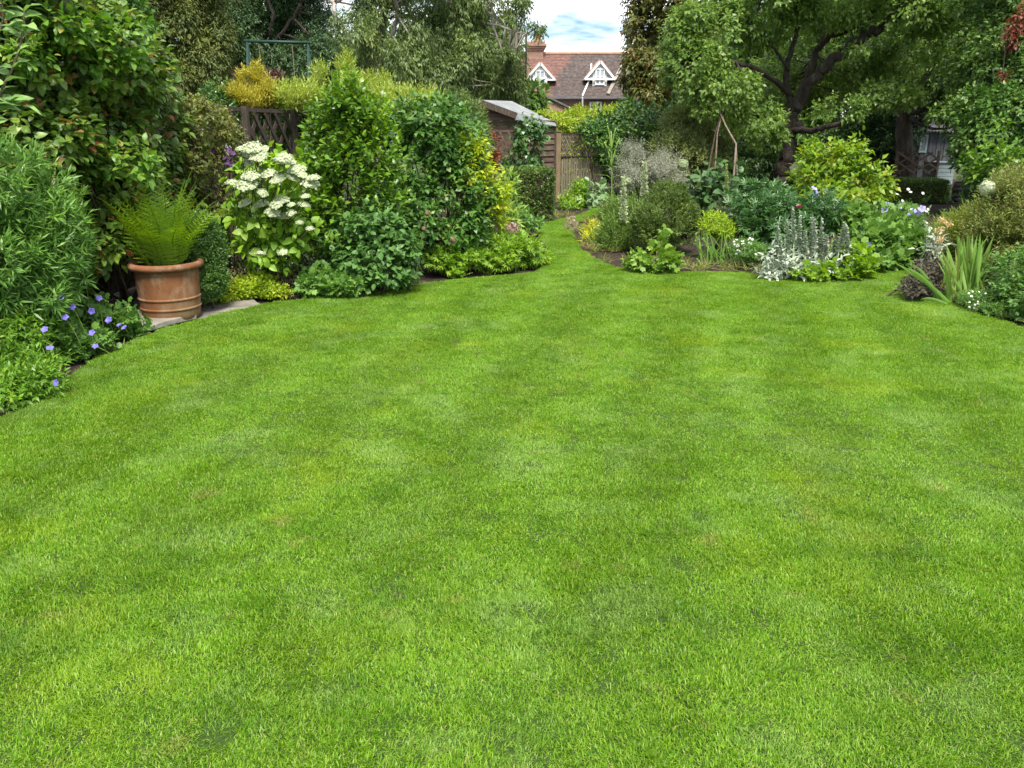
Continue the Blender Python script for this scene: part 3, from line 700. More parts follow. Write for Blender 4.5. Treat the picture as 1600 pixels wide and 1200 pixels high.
def lattice(parent, O, u, v, origin, w, h, step, slat, mat, ang=1.0, depth=.012, gap=.003):
    """criss-cross slats in the frame (u right, v up) clipped to w x h; every slat its own part"""
    O = np.array(O); u, v, origin = map(np.array, (u, v, origin)); n = np.cross(u, v)
    for s, off in ((1, 0), (-1, depth + gap)):
        c = -h / ang
        lo = -h / ang if s > 0 else 0; hi = w if s > 0 else w + h / ang
        x = lo + step * .3
        while x < hi:
            y0, y1 = 0.0, h
            xa, xb = x, x + s * h / ang
            def cl(xa, ya, xb, yb):
                if xa < 0: ya += (0 - xa) * (yb - ya) / (xb - xa); xa = 0
                if xa > w: ya += (w - xa) * (yb - ya) / (xb - xa); xa = w
                if xb < 0: yb += (0 - xb) * (ya - yb) / (xa - xb); xb = 0
                if xb > w: yb += (w - xb) * (ya - yb) / (xa - xb); xb = w
                return xa, ya, xb, yb
            xa, y0, xb, y1 = cl(xa, y0, xb, y1)
            if abs(y1 - y0) > .04:
                m = MB(); p0 = origin + u * xa + v * y0 + n * off; p1 = origin + u * xb + v * y1 + n * off
                d = (p1 - p0) / np.linalg.norm(p1 - p0); m.beam(p0 - O, p1 - O, slat, depth, side=np.cross(d, n)); m.build('slat', mat, parent)
            x += step
def gate():
    p0 = at(872, 305, 18.6); p0[2] = 0; x1 = at(938, 290, 18.9)[0]
    e = empty('garden_gate', 'weathered slatted garden gate with lattice top at end of grass path', 'gate', p0.tolist()); O = p0
    zt = at(880, 248, 18.7)[2]; z1 = at(880, 209, 18.7)[2]; y = 18.75; xs = at(877, 250, y)[0]; n = 17; wd = (x1 - xs) / n; rg = np.random.default_rng(4)
    for i in range(n):
        m = MB(); t_ = zt - .03 * rg.random() + .02; m.box((xs + i * wd + .008 - O[0], y - O[1] - .01 * rg.random(), .04 + .03 * rg.random()), (xs + (i + 1) * wd - .006 - O[0], y + .022 - O[1], t_)); m.build('slat', M_GATEWOOD, e)
    for z in (.25, zt - .2):
        m = MB(); m.box((xs - O[0], y + .024 - O[1], z), (x1 - O[0], y + .06 - O[1], z + .09)); m.build('rail', M_GATEWOOD, e)
    fr = MB(); xr = at(917, 230, y)[0]
    fr.box((xs - O[0], y - .02 - O[1], z1 - .04), (x1 - O[0], y + .03 - O[1], z1)); fr.box((xs - O[0], y - .015 - O[1], zt + .02), (x1 - O[0], y + .03 - O[1], zt + .055)); fr.build('trellis_frame', M_DARKWOOD, e)
    lattice(e, O, (1, 0, 0), (0, 0, 1), (xs, y - .02, zt + .05), x1 - xs, z1 - zt - .09, .085, .022, M_GATEWOOD, 2.0)
    pz = at(870, 206, 18.5)[2]
    e3 = empty('gate_post', 'square pale timber post between the shed and the gate', 'post', (at(870, 300, 18.5)[0], 18.5, 0))
    m = MB(); w = 5.0 * mpp(250, 18.5); m.box((-w, -.06, 0), (w, .08, pz)); m.build('post', M_POSTWOOD, e3)
    m = MB(); m.box((-w - .012, -.075, pz + .002), (w + .012, .095, pz + .03)); m.build('cap', M_POSTWOOD, e3)
gate()
def shed_trellis():
    y = 16.6; a = at(766, 262, y); zt = at(766, 203, y)[2]; x1 = at(812, 230, y)[0]
    e = empty('trellis_screen', 'reddish brown lattice panel fixed in front of the shed gable', 'trellis', (a[0], y, 0)); O = np.array((a[0], y, 0))
    m = MB(); m.box((0, -.02, zt - .04), (x1 - a[0], .03, zt)); m.build('rail', M_SHEDWOOD, e)
    for xx in (0, x1 - a[0]):
        m = MB(); m.box((xx - .03, .032, 0), (xx + .03, .09, zt + .02)); m.build('post', M_SHEDWOOD, e)
    lattice(e, O, (1, 0, 0), (0, 0, 1), (a[0], y - .01, .5), x1 - a[0], zt - .54, .17, .034, M_SHEDWOOD, 1.9)
shed_trellis()

# ---- left boundary fence: dark boards below, lattice above
def left_fence():
    P0 = np.array((-4.55, 2.2)); P1 = np.array((-3.35, 14.6)); d = P1 - P0; Ln = np.linalg.norm(d); d /= Ln; u = np.array((d[0], d[1], 0))
    e = empty('boundary_fence', 'dark brown boarded fence with lattice top along the left border', 'fence', (P0[0], P0[1], 0)); O = np.array((P0[0], P0[1], 0))
    n = int(Ln / .15)
    for i in range(n):
        a = P0 + d * (i * Ln / n + .004) - O[:2]; b = P0 + d * ((i + 1) * Ln / n - .004) - O[:2]
        m = MB(); m.beam((*(a + b) / 2, 0.02), (*((a + b) / 2), 1.16), np.linalg.norm(b - a), .018, side=u); m.build('board', M_DARKWOOD, e)
    zt = 1.87
    k = 0
    s = 0.0
    while s <= Ln + .01:
        q = P0 + d * min(s, Ln) - O[:2]; m = MB(); m.beam((*(q + np.array((.05, 0))), 0), (*(q + np.array((.05, 0))), zt + .01), .08, .08, side=u); m.build('post', M_DARKWOOD, e); s += 1.85
    for z in (1.18, zt - .03):
        m = MB(); m.beam((0, 0, z), (*(P1 - O[:2]), z), .05, .045, side=(0, 0, 1)); m.build('rail', M_DARKWOOD, e)
    st = .1; lattice(e, O, u, (0, 0, 1), np.array((*(P0 + d * st), 1.21)), Ln - st, zt - 1.21 - .06, .4, .075, M_DARKWOOD, 1.0, .014)
left_fence()

# ---- right: dark cabin, pale boards, criss-cross trellis, barrel
def cabin():
    y = 26.0; a = at(1428, 300, y); O = np.array((a[0], y, 0))
    e = empty('potting_shed', 'small grey black shed with corrugated roof in shade under the trees', 'shed', O.tolist())
    x1 = at(1492, 240, y)[0] - a[0]; zt = at(1430, 206, y)[2]
    n = 9
    for i in range(n):
        m = MB(); m.box((i * x1 / n + .005, .012 * (i % 2), 0), ((i + 1) * x1 / n - .005, .03 + .012 * (i % 2), zt)); m.build('board', M_SHADOWBOARD, e)
    sd = MB(); sd.box((-.02, .05, 0), (.02, 1.8, zt)); sd.box((x1 - .02, .05, 0), (x1 + .02, 1.8, zt)); sd.box((0, 1.8, 0), (x1, 1.85, zt)); sd.build('wall', M_SHADOWBOARD, e)
    wx0, wx1 = at(1437, 230, y)[0] - a[0], at(1446, 230, y)[0] - a[0]; wz0, wz1 = at(1440, 237, y)[2], at(1440, 212, y)[2]
    m = MB(); m.box((wx0, -.03, wz0), (wx1, -.005, wz1)); wd = m.build('window', M_GLASS, e)
    m = MB()
    for xx in (wx0, wx1): m.box((xx - .025, -.045, wz0 - .03), (xx + .025, -.002, wz1 + .03))
    for zz in (wz0, wz1): m.box((wx0, -.044, zz - .025), (wx1, -.003, zz + .025))
    m.build('frame', M_GREYBLUE, wd)
    zb = at(1430, 193, y)[2] + .1; V = []; k = 60
    xs = np.linspace(-.15, x1 + .2, k); ph = .025 * np.sin(np.arange(k) * 1.6)
    V = [(x, -.25, zt + .01 + p) for x, p in zip(xs, ph)] + [(x, 2.0, zb + .15 + p) for x, p in zip(xs, ph)]
    V2 = [(a_, b_, c_ - .012) for a_, b_, c_ in V]
    m = MB(); m.add(V, [(i, i + 1, k + i + 1, k + i) for i in range(k - 1)]); m.add(V2, [(i, k + i, k + i + 1, i + 1) for i in range(k - 1)]); m.build('roof', M_TIN, e)
    y = 24.4; a = at(1459, 290, y); zt = at(1459, 255, y)[2]; x1 = at(1492, 260, y)[0] - a[0]
    e = empty('cold_frame', 'pale grey blue boarded box in front of the grey black shed', 'cold frame', (a[0], y, 0)); z = 0
    i = 0
    while z < zt:
        m = MB(); m.box((0, .006 * (i % 2), z), (x1, .03 + .006 * (i % 2), min(zt, z + .108))); m.build('board', M_GREYBLUE, e); z += .118; i += 1
    m = MB(); m.box((0, .04, 0), (.03, .8, zt)); m.box((x1 - .03, .04, 0), (x1, .8, zt)); m.box((.03, .77, 0), (x1 - .03, .8, zt)); m.build('side_panel', M_GREYBLUE, e)
    m = MB(); m.box((-.04, -.04, zt + .002), (x1 + .04, .84, zt + .03)); m.build('lid', M_GREYBLUE, e)
    y = 23.6; a = at(1396, 300, y); zt, zb = at(1400, 238, y)[2], at(1400, 279, y)[2]; x1 = at(1466, 260, y)[0] - a[0]
    e = empty('diamond_trellis', 'open diamond trellis of thin brown laths before the grey black shed', 'trellis', (a[0], y, 0)); O = np.array((a[0], y, 0))
    lattice(e, O, (1, 0, 0), (0, 0, 1), (a[0], y, .35), x1, zt - .35, .42, .05, M_SHEDWOOD, .6, .015)
    m = MB(); m.box((-.03, .03, 0), (.03, .09, zt + .03)); m.build('post', M_SHEDWOOD, e); m = MB(); m.box((x1 - .03, .03, 0), (x1 + .03, .09, zt + .03)); m.build('post', M_SHEDWOOD, e)
    y = 18.8; c = at(1496, 330, y); r = 12 * mpp(310, y); h = at(1496, 284, y)[2]
    e = empty('water_barrel', 'dark wooden barrel with iron hoops at end of right clipped hedge', 'barrel', (c[0], y, 0))
    for k in range(16):
        m = MB(); V = []; zz = np.linspace(0, h, 6)
        for z in zz:
            rr = r * (.86 + .14 * math.sin(math.pi * z / h))
            for a_, q in ((2*math.pi*(k+.04)/16, 0), (2*math.pi*(k+.96)/16, 0), (2*math.pi*(k+.96)/16, .02), (2*math.pi*(k+.04)/16, .02)):
                V.append(((rr - q) * math.cos(a_), (rr - q) * math.sin(a_), z))
        Fc = [(4*i+j, 4*i+(j+1) % 4, 4*i+4+(j+1) % 4, 4*i+4+j) for i in range(5) for j in range(4)] + [(3,2,1,0), (20,21,22,23)]
        m.add(V, Fc); m.build('stave', M_DARKWOOD, e)
    for z in (.12 * h, .34 * h, .66 * h, .88 * h):
        rr = r * (.86 + .14 * math.sin(math.pi * z / h)) + .006; m = MB(); m.lathe([(rr, -.03), (rr + .006, -.03), (rr + .006, .03), (rr, .03), (rr, -.03)], 32, (0, 0, z)); m.build('hoop', M_TIN, e)
    m = MB(); m.lathe([(0, 0), (r * .85, 0)], 24, (0, 0, h - .05)); m.build('lid', M_DARKWOOD, e)
cabin()

# ---- swing frame and cream outbuilding beyond the left fence
def swing():
    y = 24.0; a = at(386, 64, y); b = at(481, 67, y); e = empty('swing_frame', 'green painted metal swing frame rising above the left hedge', 'swing frame', (a[0], y, 0)); O = np.array((a[0], y, 0))
    m = MB(); m.tube([a - O - [.08, 0, 0], b - O + [.06, 0, 0]], .042, 10); m.build('crossbar', M_GREENMETAL, e, True)
    for p in (a, b):
        for dy in (-.9, .9):
            m = MB(); m.tube([p - O + [0, 0, -.03], np.array((p[0], y + dy, 0)) - O], .036, 10); m.build('leg', M_GREENMETAL, e, True)
    for f in (.19, .74):
        p = a + (b - a) * f - O; m = MB(); m.tube([p, p - [0, 0, 2.0]], .012, 6); m.build('rope', M_POLE, e)
    p0, p1 = a + (b - a) * .19 - O, a + (b - a) * .74 - O; m = MB(); m.box((p0[0], -.12, p0[2] - 2.03), (p1[0], .12, p0[2] - 2.0)); m.build('seat', M_GREENMETAL, e)
    y = 34.0; a, b = at(334, 112, y), at(352, 112, y); e = empty('cream_outbuilding', 'cream walled flat roofed outbuilding glimpsed under dark trees', 'outbuilding', (a[0], y, 0)); w = b[0] - a[0]
    m = MB(); m.box((0, 0, 0), (w, 2.5, a[2])); m.build('wall', M_WHITE2, e)
    m = MB(); m.box((-.15, -.2, a[2] + .003), (w + .15, 2.7, a[2] + .09)); m.build('roof', M_SHADOWBOARD, e)
M_WHITE2 = surf("cream_render", [(0.3, (.5, .46, .36)), (0.7, (.62, .58, .47))], 3, .9, .2)
swing()

# ---- rustic tripod of cut branches in the right bed
def wigwam():
    y = 17.5; b = at(1140, 285, y); e = empty('branch_wigwam', 'tripod of bare rustic branches standing left of the apple trunk', 'plant support', (b[0], y, 0)); O = np.array((b[0], y, 0)); rg = np.random.default_rng(8)
    top = at(1124, 178, y)
    for px, py, dy in ((1148, 290, -.3), (1157, 285, .1), (1116, 280, -.2), (1100, 275, .35)):
        q = at(px, py, y + dy); q[2] = 0; bend = at(1149, 225, y + dy) if px > 1140 else (q + top) / 2
        pts = [q, q * .6 + bend * .4, bend, bend * .4 + top * .6, top + rg.normal(size=3) * .03 + [0, 0, .12]]; pts = [p + rg.normal(size=3) * .012 - O for p in pts]
        m = MB(); m.tube(pts, [.024, .022, .02, .016, .01], 7); m.build('pole', M_POLE, e, True)
wigwam()

# ---- terracotta pot on its paving
def potmat():
    m, t, o = newmat("terracotta")
    tcn = N(t, "ShaderNodeTexCoord").outputs['Object']
    n1 = N(t, "ShaderNodeTexNoise", {'Vector': tcn, 'Scale': 3.5, 'Detail': 8.0, 'Roughness': .65}).outputs[0]
    c = ramp(t, n1, [(.25, (.115, .046, .02)), (.5, (.205, .085, .036)), (.75, (.285, .14, .072))])
    n2 = N(t, "ShaderNodeTexNoise", {'Vector': N(t, "ShaderNodeMapping", {0: tcn, 'Scale': (1.5, 1.5, .8)}).outputs[0], 'Scale': 5.0, 'Detail': 9.0, 'Roughness': .7}).outputs[0]
    lime = N(t, "ShaderNodeMapRange", {0: n2, 1: .5, 2: .68, 3: 0., 4: .6}).outputs[0]
    c = N(t, "ShaderNodeMix", {0: lime, 6: c, 7: (.34, .26, .18, 1)}, data_type='RGBA').outputs[2]
    z = N(t, "ShaderNodeSeparateXYZ", {0: tcn}).outputs[2]
    mo = N(t, "ShaderNodeMath", {0: N(t, "ShaderNodeMapRange", {0: z, 1: .3, 2: .0, 3: 0., 4: .75}).outputs[0], 1: N(t, "ShaderNodeMapRange", {0: n1, 1: .42, 2: .6}).outputs[0]}, operation='MULTIPLY').outputs[0]
    c = N(t, "ShaderNodeMix", {0: mo, 6: c, 7: (.12, .09, .04, 1)}, data_type='RGBA').outputs[2]
    n3 = N(t, "ShaderNodeTexNoise", {'Vector': tcn, 'Scale': 60.0, 'Detail': 4.0}).outputs[0]
    b = N(t, "ShaderNodeBump", {'Strength': .35, 'Distance': .006, 'Height': n3}).outputs[0]
    p = N(t, "ShaderNodeBsdfPrincipled", {'Base Color': c, 'Roughness': .85, 'Normal': b, 'Specular IOR Level': .25}); t.links.new(p.outputs[0], o.inputs[0]); return m
M_POT = potmat()
PB = gnd(270, 496, 0.014); PB_Y = PB[1]
def pot():
    s = mpp(450, PB[1]); R1, R0, H = 48 * s, 42.5 * s, at(262, 407, PB[1])[2] - .014
    e = empty('terracotta_pot', 'large weathered terracotta pot with rolled rim and two raised bands', 'plant pot', PB.tolist())
    rr = lambda z: R0 + (R1 - R0) * (z / H) ** .85
    prof = [(0, 0), (R0 * .93, 0), (R0 * .99, .02)] + [(rr(z), z) for z in np.linspace(.05, H - .05, 10)] + [(R1 * .94, H - .05), (R1 * .9, H - .08), (R1 * .86, H - .16)]
    m = MB(); m.lathe(prof, 64); m.build('body', M_POT, e, True)
    rm = MB(); k = [(R1 + .012 + .03 * math.cos(a), H - .032 + .03 * math.sin(a)) for a in np.linspace(math.pi, -math.pi, 17)]; rm.lathe(k, 64); rm.build('rim', M_POT, e, True)
    for f in (.215, .385):
        z = f * H; m = MB(); m.lathe([(rr(z) + .012 * math.cos(a) - .003, z + .012 * math.sin(a)) for a in np.linspace(math.pi, -math.pi, 11)], 64); m.build('band', M_POT, e, True)
    m = MB(); m.lathe([(0, H - .06), (R1 * .88, H - .075)], 32); m.build('compost', M_SOIL, e)
    return H, R1
POT_H, POT_R = pot()
def paving():
    rg = np.random.default_rng(12)
    e = None
    defs = [([(150, 515), (226, 520), (306, 499), (302, 474), (200, 474)], 'buff paving slab under the terracotta pot'),
            ([(310, 498), (360, 487), (406, 477), (396, 466), (306, 473)], 'buff paving slab to the right of the terracotta pot')]
    for px, lab in defs:
        q = [gnd(*p, z=.012) for p in px]; c = np.mean(q, 0); m = MB()
        V = [];
        for i in range(len(q)):
            a, b = q[i], q[(i + 1) % len(q)]
            for t in np.linspace(0, 1, 5)[:-1]: V.append(a + (b - a) * t + np.append(rg.normal(size=2) * .008, 0))
        if np.cross(q[1] - q[0], q[2] - q[0])[2] < 0: V = V[::-1]
        slab(m, V, .05, org=c * [1, 1, 0]); o = m.build('paving_slab', M_STONE); o.location = (c[0], c[1], 0); tag(o, lab, 'paving slab', 'slabs under the pot')
        bv = o.modifiers.new('worn_edge', 'BEVEL'); bv.width = .008; bv.segments = 2
paving()
# ------------------------------------------------------------------ trees
B = lobe
def limb(mb, pts, r0, r1, rg, n=10, sub=5):
    P = [at(*p) for p in pts]; P = np.array(P); t = np.linspace(0, len(P) - 1, (len(P) - 1) * sub + 1)
    # catmull-rom
    Q = np.vstack([2 * P[0] - P[1], P, 2 * P[-1] - P[-2]]); out = []
    for s in t:
        i = min(int(s), len(P) - 2); f = s - i; a, b, c, d = Q[i:i+4]
        out.append(.5 * ((2*b) + (-a + c) * f + (2*a - 5*b + 4*c - d) * f*f + (-a + 3*b - 3*c + d) * f**3))
    out = np.array(out); out[1:-1] += rg.normal(size=(len(out) - 2, 3)) * r1 * .5
    mb.tube(out, np.linspace(r0, r1, len(out)), n, wob=.22, rg=rg); return out
def crown(parent, base, lobes, mat, L, w, cov, seed, kind='small', k=5, sub=5, subs=.45, clump=.45, odd=0.0, up=.2, droop=.35, shell=.45, ang=1.0, back=.35, name='crown', ln=1.5, jit=.5, freq=None, parts=0, curl=.18):
    rg = np.random.default_rng(seed); lb = sublobes(lobes, rg, sub, subs) if sub else lobes
    area = sum(4 * math.pi * (((r[0]*r[1])**1.6 + (r[0]*r[2])**1.6 + (r[1]*r[2])**1.6) / 3) ** (1/1.6) for _, r in lobes) * 1.25
    n = int(cov * area / (L * L * w * .62) / k); P, O, wv = shell_points(lb, n, rg, shell, clump, freq, back)
    X = sprigs(P, O, rg, k, L, ln, up, ang, jit, droop, True, False, wv)
    place_leaves(parent, base, X, tpl_leaf(w, .12, curl, kind), mat, parts, rg, odd, bulk_name=name)
    return P
def twigs(mb, P, anchors, rg, n, r=.02):
    for _ in range(n):
        q = P[rg.integers(len(P))]; a = anchors[np.argmin(np.linalg.norm(anchors - q, axis=1) + rg.random(len(anchors)) * .5)]
        m = (a + q) / 2 + rg.normal(size=3) * .1 * np.linalg.norm(q - a); t = np.linspace(0, 1, 5)[:, None]
        mb.tube((1-t)**2 * a + 2*t*(1-t) * m + t*t * q, np.linspace(r, r * .3, 5), 5)

def apple_tree():
    Y = 20.0; b = at(1222, 296, Y); b[2] = 0; rg = np.random.default_rng(21); mp_ = mpp(150, Y)
    e = empty('apple_tree', 'old gnarled apple tree with dark leaning limbs and wide leafy crown', 'tree', b.tolist())
    mb = MB(); anc = []
    g = at(1220, 318, Y); g[2] = 0
    T = MB(); tp = limb(T, [(1221, 330, Y), (1222, 292, Y), (1224, 250, Y), (1231, 210, Y), (1238, 186, Y), (1248, 158, Y)], 12.5 * mp_, 9.5 * mp_, rg, 16)
    T.build('trunk', M_BARK, e, True, org=b)
    for pts, r0, r1 in (([(1246, 165, Y), (1272, 124, Y - .3), (1300, 96, Y - .5), (1330, 70, Y - .6), (1365, 48, Y - .6), (1400, 40, Y - .6), (1440, 40, Y - .7), (1458, 22, Y - .9), (1466, -8, Y - 1), (1480, -50, Y - 1.2)], 10, 5.5),
                        ([(1244, 170, Y), (1262, 118, Y + .3), (1277, 78, Y + .3), (1296, 57, Y), (1335, 42, Y - .3), (1365, 22, Y - .4), (1390, -10, Y - .5)], 8.5, 4),
                        ([(1241, 178, Y), (1230, 138, Y - .2), (1232, 95, Y - .4), (1243, 58, Y - .5), (1248, 15, Y - .6), (1240, -40, Y - .6)], 6.5, 3),
                        ([(1232, 110, Y - .4), (1214, 82, Y - .7), (1195, 60, Y - 1), (1175, 40, Y - 1.4)], 3.2, 1.5),
                        ([(1236, 150, Y - .1), (1205, 122, Y - .8), (1160, 100, Y - 1.4), (1110, 92, Y - 1.8), (1060, 100, Y - 2)], 5.5, 2),
                        ([(1230, 203, Y), (1262, 204, Y - .5), (1290, 199, Y - .9), (1318, 190, Y - 1.2), (1345, 170, Y - 1.4)], 6.5, 3),
                        ([(1236, 200, Y), (1218, 196, Y - .5), (1205, 180, Y - .8)], 3.5, 1.5),
                        ([(1440, 42, Y - .7), (1455, 70, Y - .8), (1468, 98, Y - 1)], 3, 1.4),
                        ([(1365, 48, Y - .6), (1395, 22, Y - 1), (1410, 0, Y - 1.2), (1430, -40, Y - 1.2)], 4, 2)):
        m = MB(); o = limb(m, pts, r0 * mp_ * .8, r1 * mp_ * .8, rg, 10); m.build('limb', M_BARK, e, True, org=b); anc.append(o)
    anc = np.concatenate(anc)
    lob = [B(1120, 60, 78, 60, 18.6, 1.3), B(1075, 110, 50, 48, 18.0, .9), B(1180, 15, 85, 55, 19, 1.4), B(1135, 150, 70, 45, 18.0, .9), B(1175, 185, 62, 32, 18.2, .8),
           B(1190, 215, 36, 22, 18.4, .5), B(1300, 5, 90, 38, 19.2, 1.0), B(1420, 20, 60, 38, 18.6, .9), B(1400, 85, 60, 30, 20.8, .9), B(1345, 105, 55, 30, 21.2, .9), B(1392, 150, 52, 24, 19.0, .7),
           B(1310, 170, 44, 20, 18.6, .5), B(1270, 130, 50, 45, 22, 1.0), B(1210, 120, 40, 55, 21.6, 1.0), B(1350, -60, 130, 60, 19.5, 2), B(1150, -60, 110, 60, 19.5, 1.8), B(1285, 35, 50, 22, 21, .8),
           B(1480, 75, 40, 40, 18.6, .8), B(1255, 75, 16, 14, 18.8, .3), B(1225, 45, 20, 18, 18.6, .4), B(1062, 60, 30, 35, 18.3, .6), B(1340, 80, 20, 9, 19, .3)]
    P = crown(e, b, lob, G_APPLE, .105, .62, 1.35, 22, 'mid', 5, 4, .42, .42, .03, .15, .35, .5, back=.5)
    m = MB(); twigs(m, P, anc, rg, 110, .02); m.build('twigs', M_BARK, e, True, org=b)['kind'] = 'stuff'
apple_tree()

def tree(name, label, base_px, Y, trunk, lobes, mat, barkm, L, w, cov, seed, group=None, tr=10, limbs=(), ntw=25, **kw):
    rg = np.random.default_rng(seed + 500); b = at(base_px[0], base_px[1], Y); b[2] = 0; m_ = mpp(100, Y)
    e = empty(name, label, 'tree', b.tolist(), group)
    T = MB(); p0 = [b] + [at(*p) for p in trunk]; pts = np.array(p0); n = len(pts)
    t = np.linspace(0, n - 1, n * 4); pts = np.stack([np.interp(t, np.arange(n), pts[:, i]) for i in range(3)], 1)
    T.tube(pts, np.linspace(tr * m_, tr * m_ * .45, len(pts)), 10, wob=.15, rg=rg); T.build('trunk', barkm, e, True, org=b)
    anc = [pts]
    for pp, r0, r1 in limbs:
        m = MB(); o = limb(m, pp, r0 * m_, r1 * m_, rg, 8); m.build('limb', barkm, e, True, org=b); anc.append(o)
    P = crown(e, b, lobes, mat, L, w, cov, seed, **kw)
    m = MB(); twigs(m, P, np.concatenate(anc), rg, ntw, tr * m_ * .22); m.build('twigs', barkm, e, True, org=b)['kind'] = 'stuff'
    return e
# copper-tinged tree left of the apple, in front of the house
tree('bronze_leaved_tree', 'bronze tinged tree drooping between the brick house and the apple tree', (1040, 260), 29, [(1036, 150, 29), (1030, 40, 29)],
     [B(1008, 40, 36, 48, 28, 1.4), B(1040, 10, 60, 60, 29, 2), B(1000, 100, 34, 42, 27.5, 1.1), B(1030, 120, 40, 44, 27, 1.2), B(1015, 145, 26, 22, 26.5, .7), B(1060, 80, 55, 60, 29, 1.6), B(1035, -60, 70, 50, 29, 2), B(985, 118, 22, 24, 27, .6)],
     G_BEECH, M_BARK, .16, .5, 1.5, 31, clump=.35, odd=.12, sub=6, ntw=40, up=0, droop=.7, limbs=[([(1036, 130, 29), (1010, 155, 28), (985, 166, 27.5)], 4, 2)])
# big silvery birch and its neighbours left of the house
tree('birch_tree', 'tall pale barked birch with fine drooping leaves left of the brick house', (590, 250), 21, [(588, 120, 21), (586, 95, 21), (598, 40, 21), (612, -30, 21)],
     [B(560, 65, 42, 50, 20.4, 1.0), B(610, 30, 60, 45, 21.5, 1.2), B(630, 100, 50, 45, 20.3, 1.1), B(668, 70, 60, 60, 21.2, 1.3), B(690, 125, 45, 36, 20.6, .9), B(720, 40, 55, 50, 21.5, 1.2), B(740, 100, 40, 48, 21, 1.0), B(650, -50, 120, 50, 21.5, 2),
      B(760, 5, 45, 25, 21, .8), B(800, 30, 28, 18, 21, .5), B(770, 130, 36, 34, 21.5, .7), B(785, 75, 26, 30, 21, .6), B(838, 48, 14, 12, 20.6, .3), B(815, 8, 20, 14, 21, .4), B(800, 130, 26, 40, 21.8, .6), B(560, 120, 40, 25, 20.5, .7)],
     G_EUC, M_PALEBARK, .105, .34, 1.02, 33, tr=9, clump=.55, up=-.3, droop=.75, ang=.6, sub=7, subs=.36, ntw=110, k=6, ln=2.6,
     limbs=[([(590, 108, 21), (606, 70, 20.8), (620, 30, 20.6), (616, -20, 20.6)], 4.5, 2.5), ([(588, 100, 21), (570, 78, 21.3), (548, 62, 21.5), (528, 30, 21.6), (512, -10, 21.8)], 4.5, 3), ([(640, 40, 21), (700, 32, 21), (770, 38, 21), (815, 52, 20.8), (850, 40, 20.6)], 3, .8),
            ([(700, 40, 21), (705, 100, 21), (700, 180, 21.2)], 2.5, 3), ([(588, 125, 21), (575, 86, 20.6), (566, 60, 20.4)], 3, 1.5)])
tree('birch_tree', 'second feathery birch with drooping branches nearest the brick chimney', (708, 260), 24, [(706, 120, 24), (712, 40, 24), (700, -40, 24)],
     [B(770, 95, 46, 55, 24, 1.2), B(720, 140, 50, 35, 24, 1.1), B(800, 140, 28, 32, 23.5, .6), B(690, 20, 80, 60, 25, 2), B(790, 60, 26, 40, 24.5, .8), B(650, 130, 50, 36, 24, 1)],
     G_EUC, M_PALEBARK, .12, .36, 1.1, 35, group=None, tr=6, clump=.5, up=-.3, droop=.8, ang=.6, sub=6, subs=.38, ntw=70, k=6, ln=2.4)
# dark evergreens upper left
tree('dark_conifer', 'brownish green conifer directly behind the climbing shrub at left', (290, 230), 16, [(290, 90, 16), (292, -60, 16)],
     [B(285, 60, 55, 70, 16, 1.0), B(318, 40, 36, 60, 16.2, .8), B(260, 20, 60, 50, 16, 1.0), B(330, 95, 26, 40, 15.8, .6), B(300, 125, 40, 24, 15.6, .6), B(280, -50, 80, 60, 16, 1.2), B(345, 60, 18, 40, 16, .5)],
     G_CONIFER2, M_BARK, .085, .3, 1.9, 37, tr=9, clump=.35, up=-.1, droop=.6, k=7, sub=7, subs=.36, ntw=30, ln=2.0, odd=0)
tree('dark_conifer', 'blue green pine behind the green metal swing frame', (420, 240), 33, [(420, 90, 33), (424, -60, 33)],
     [B(380, 60, 60, 55, 33, 2), B(440, 100, 60, 45, 34, 2), B(500, 100, 40, 50, 33, 1.4), B(410, 10, 80, 45, 34, 2), B(350, 30, 45, 60, 32, 1.6), B(480, 30, 45, 40, 34, 1.5), B(420, -60, 130, 60, 34, 3), B(535, 105, 30, 35, 33, 1), B(360, 100, 40, 40, 33, 1.4)],
     G_CONIFER, M_BARK, .15, .3, 1.5, 39, tr=8, clump=.55, up=.1, droop=.4, k=7, sub=8, subs=.34, ntw=60, ln=2.0,
     limbs=[([(420, 90, 32.5), (400, 50, 32.3), (372, 10, 32), (360, -30, 32)], 4, 2), ([(422, 70, 32.5), (450, 40, 32.3), (470, 5, 32)], 3.5, 2), ([(421, 60, 32.5), (425, 20, 32), (410, -20, 32)], 3, 2)])
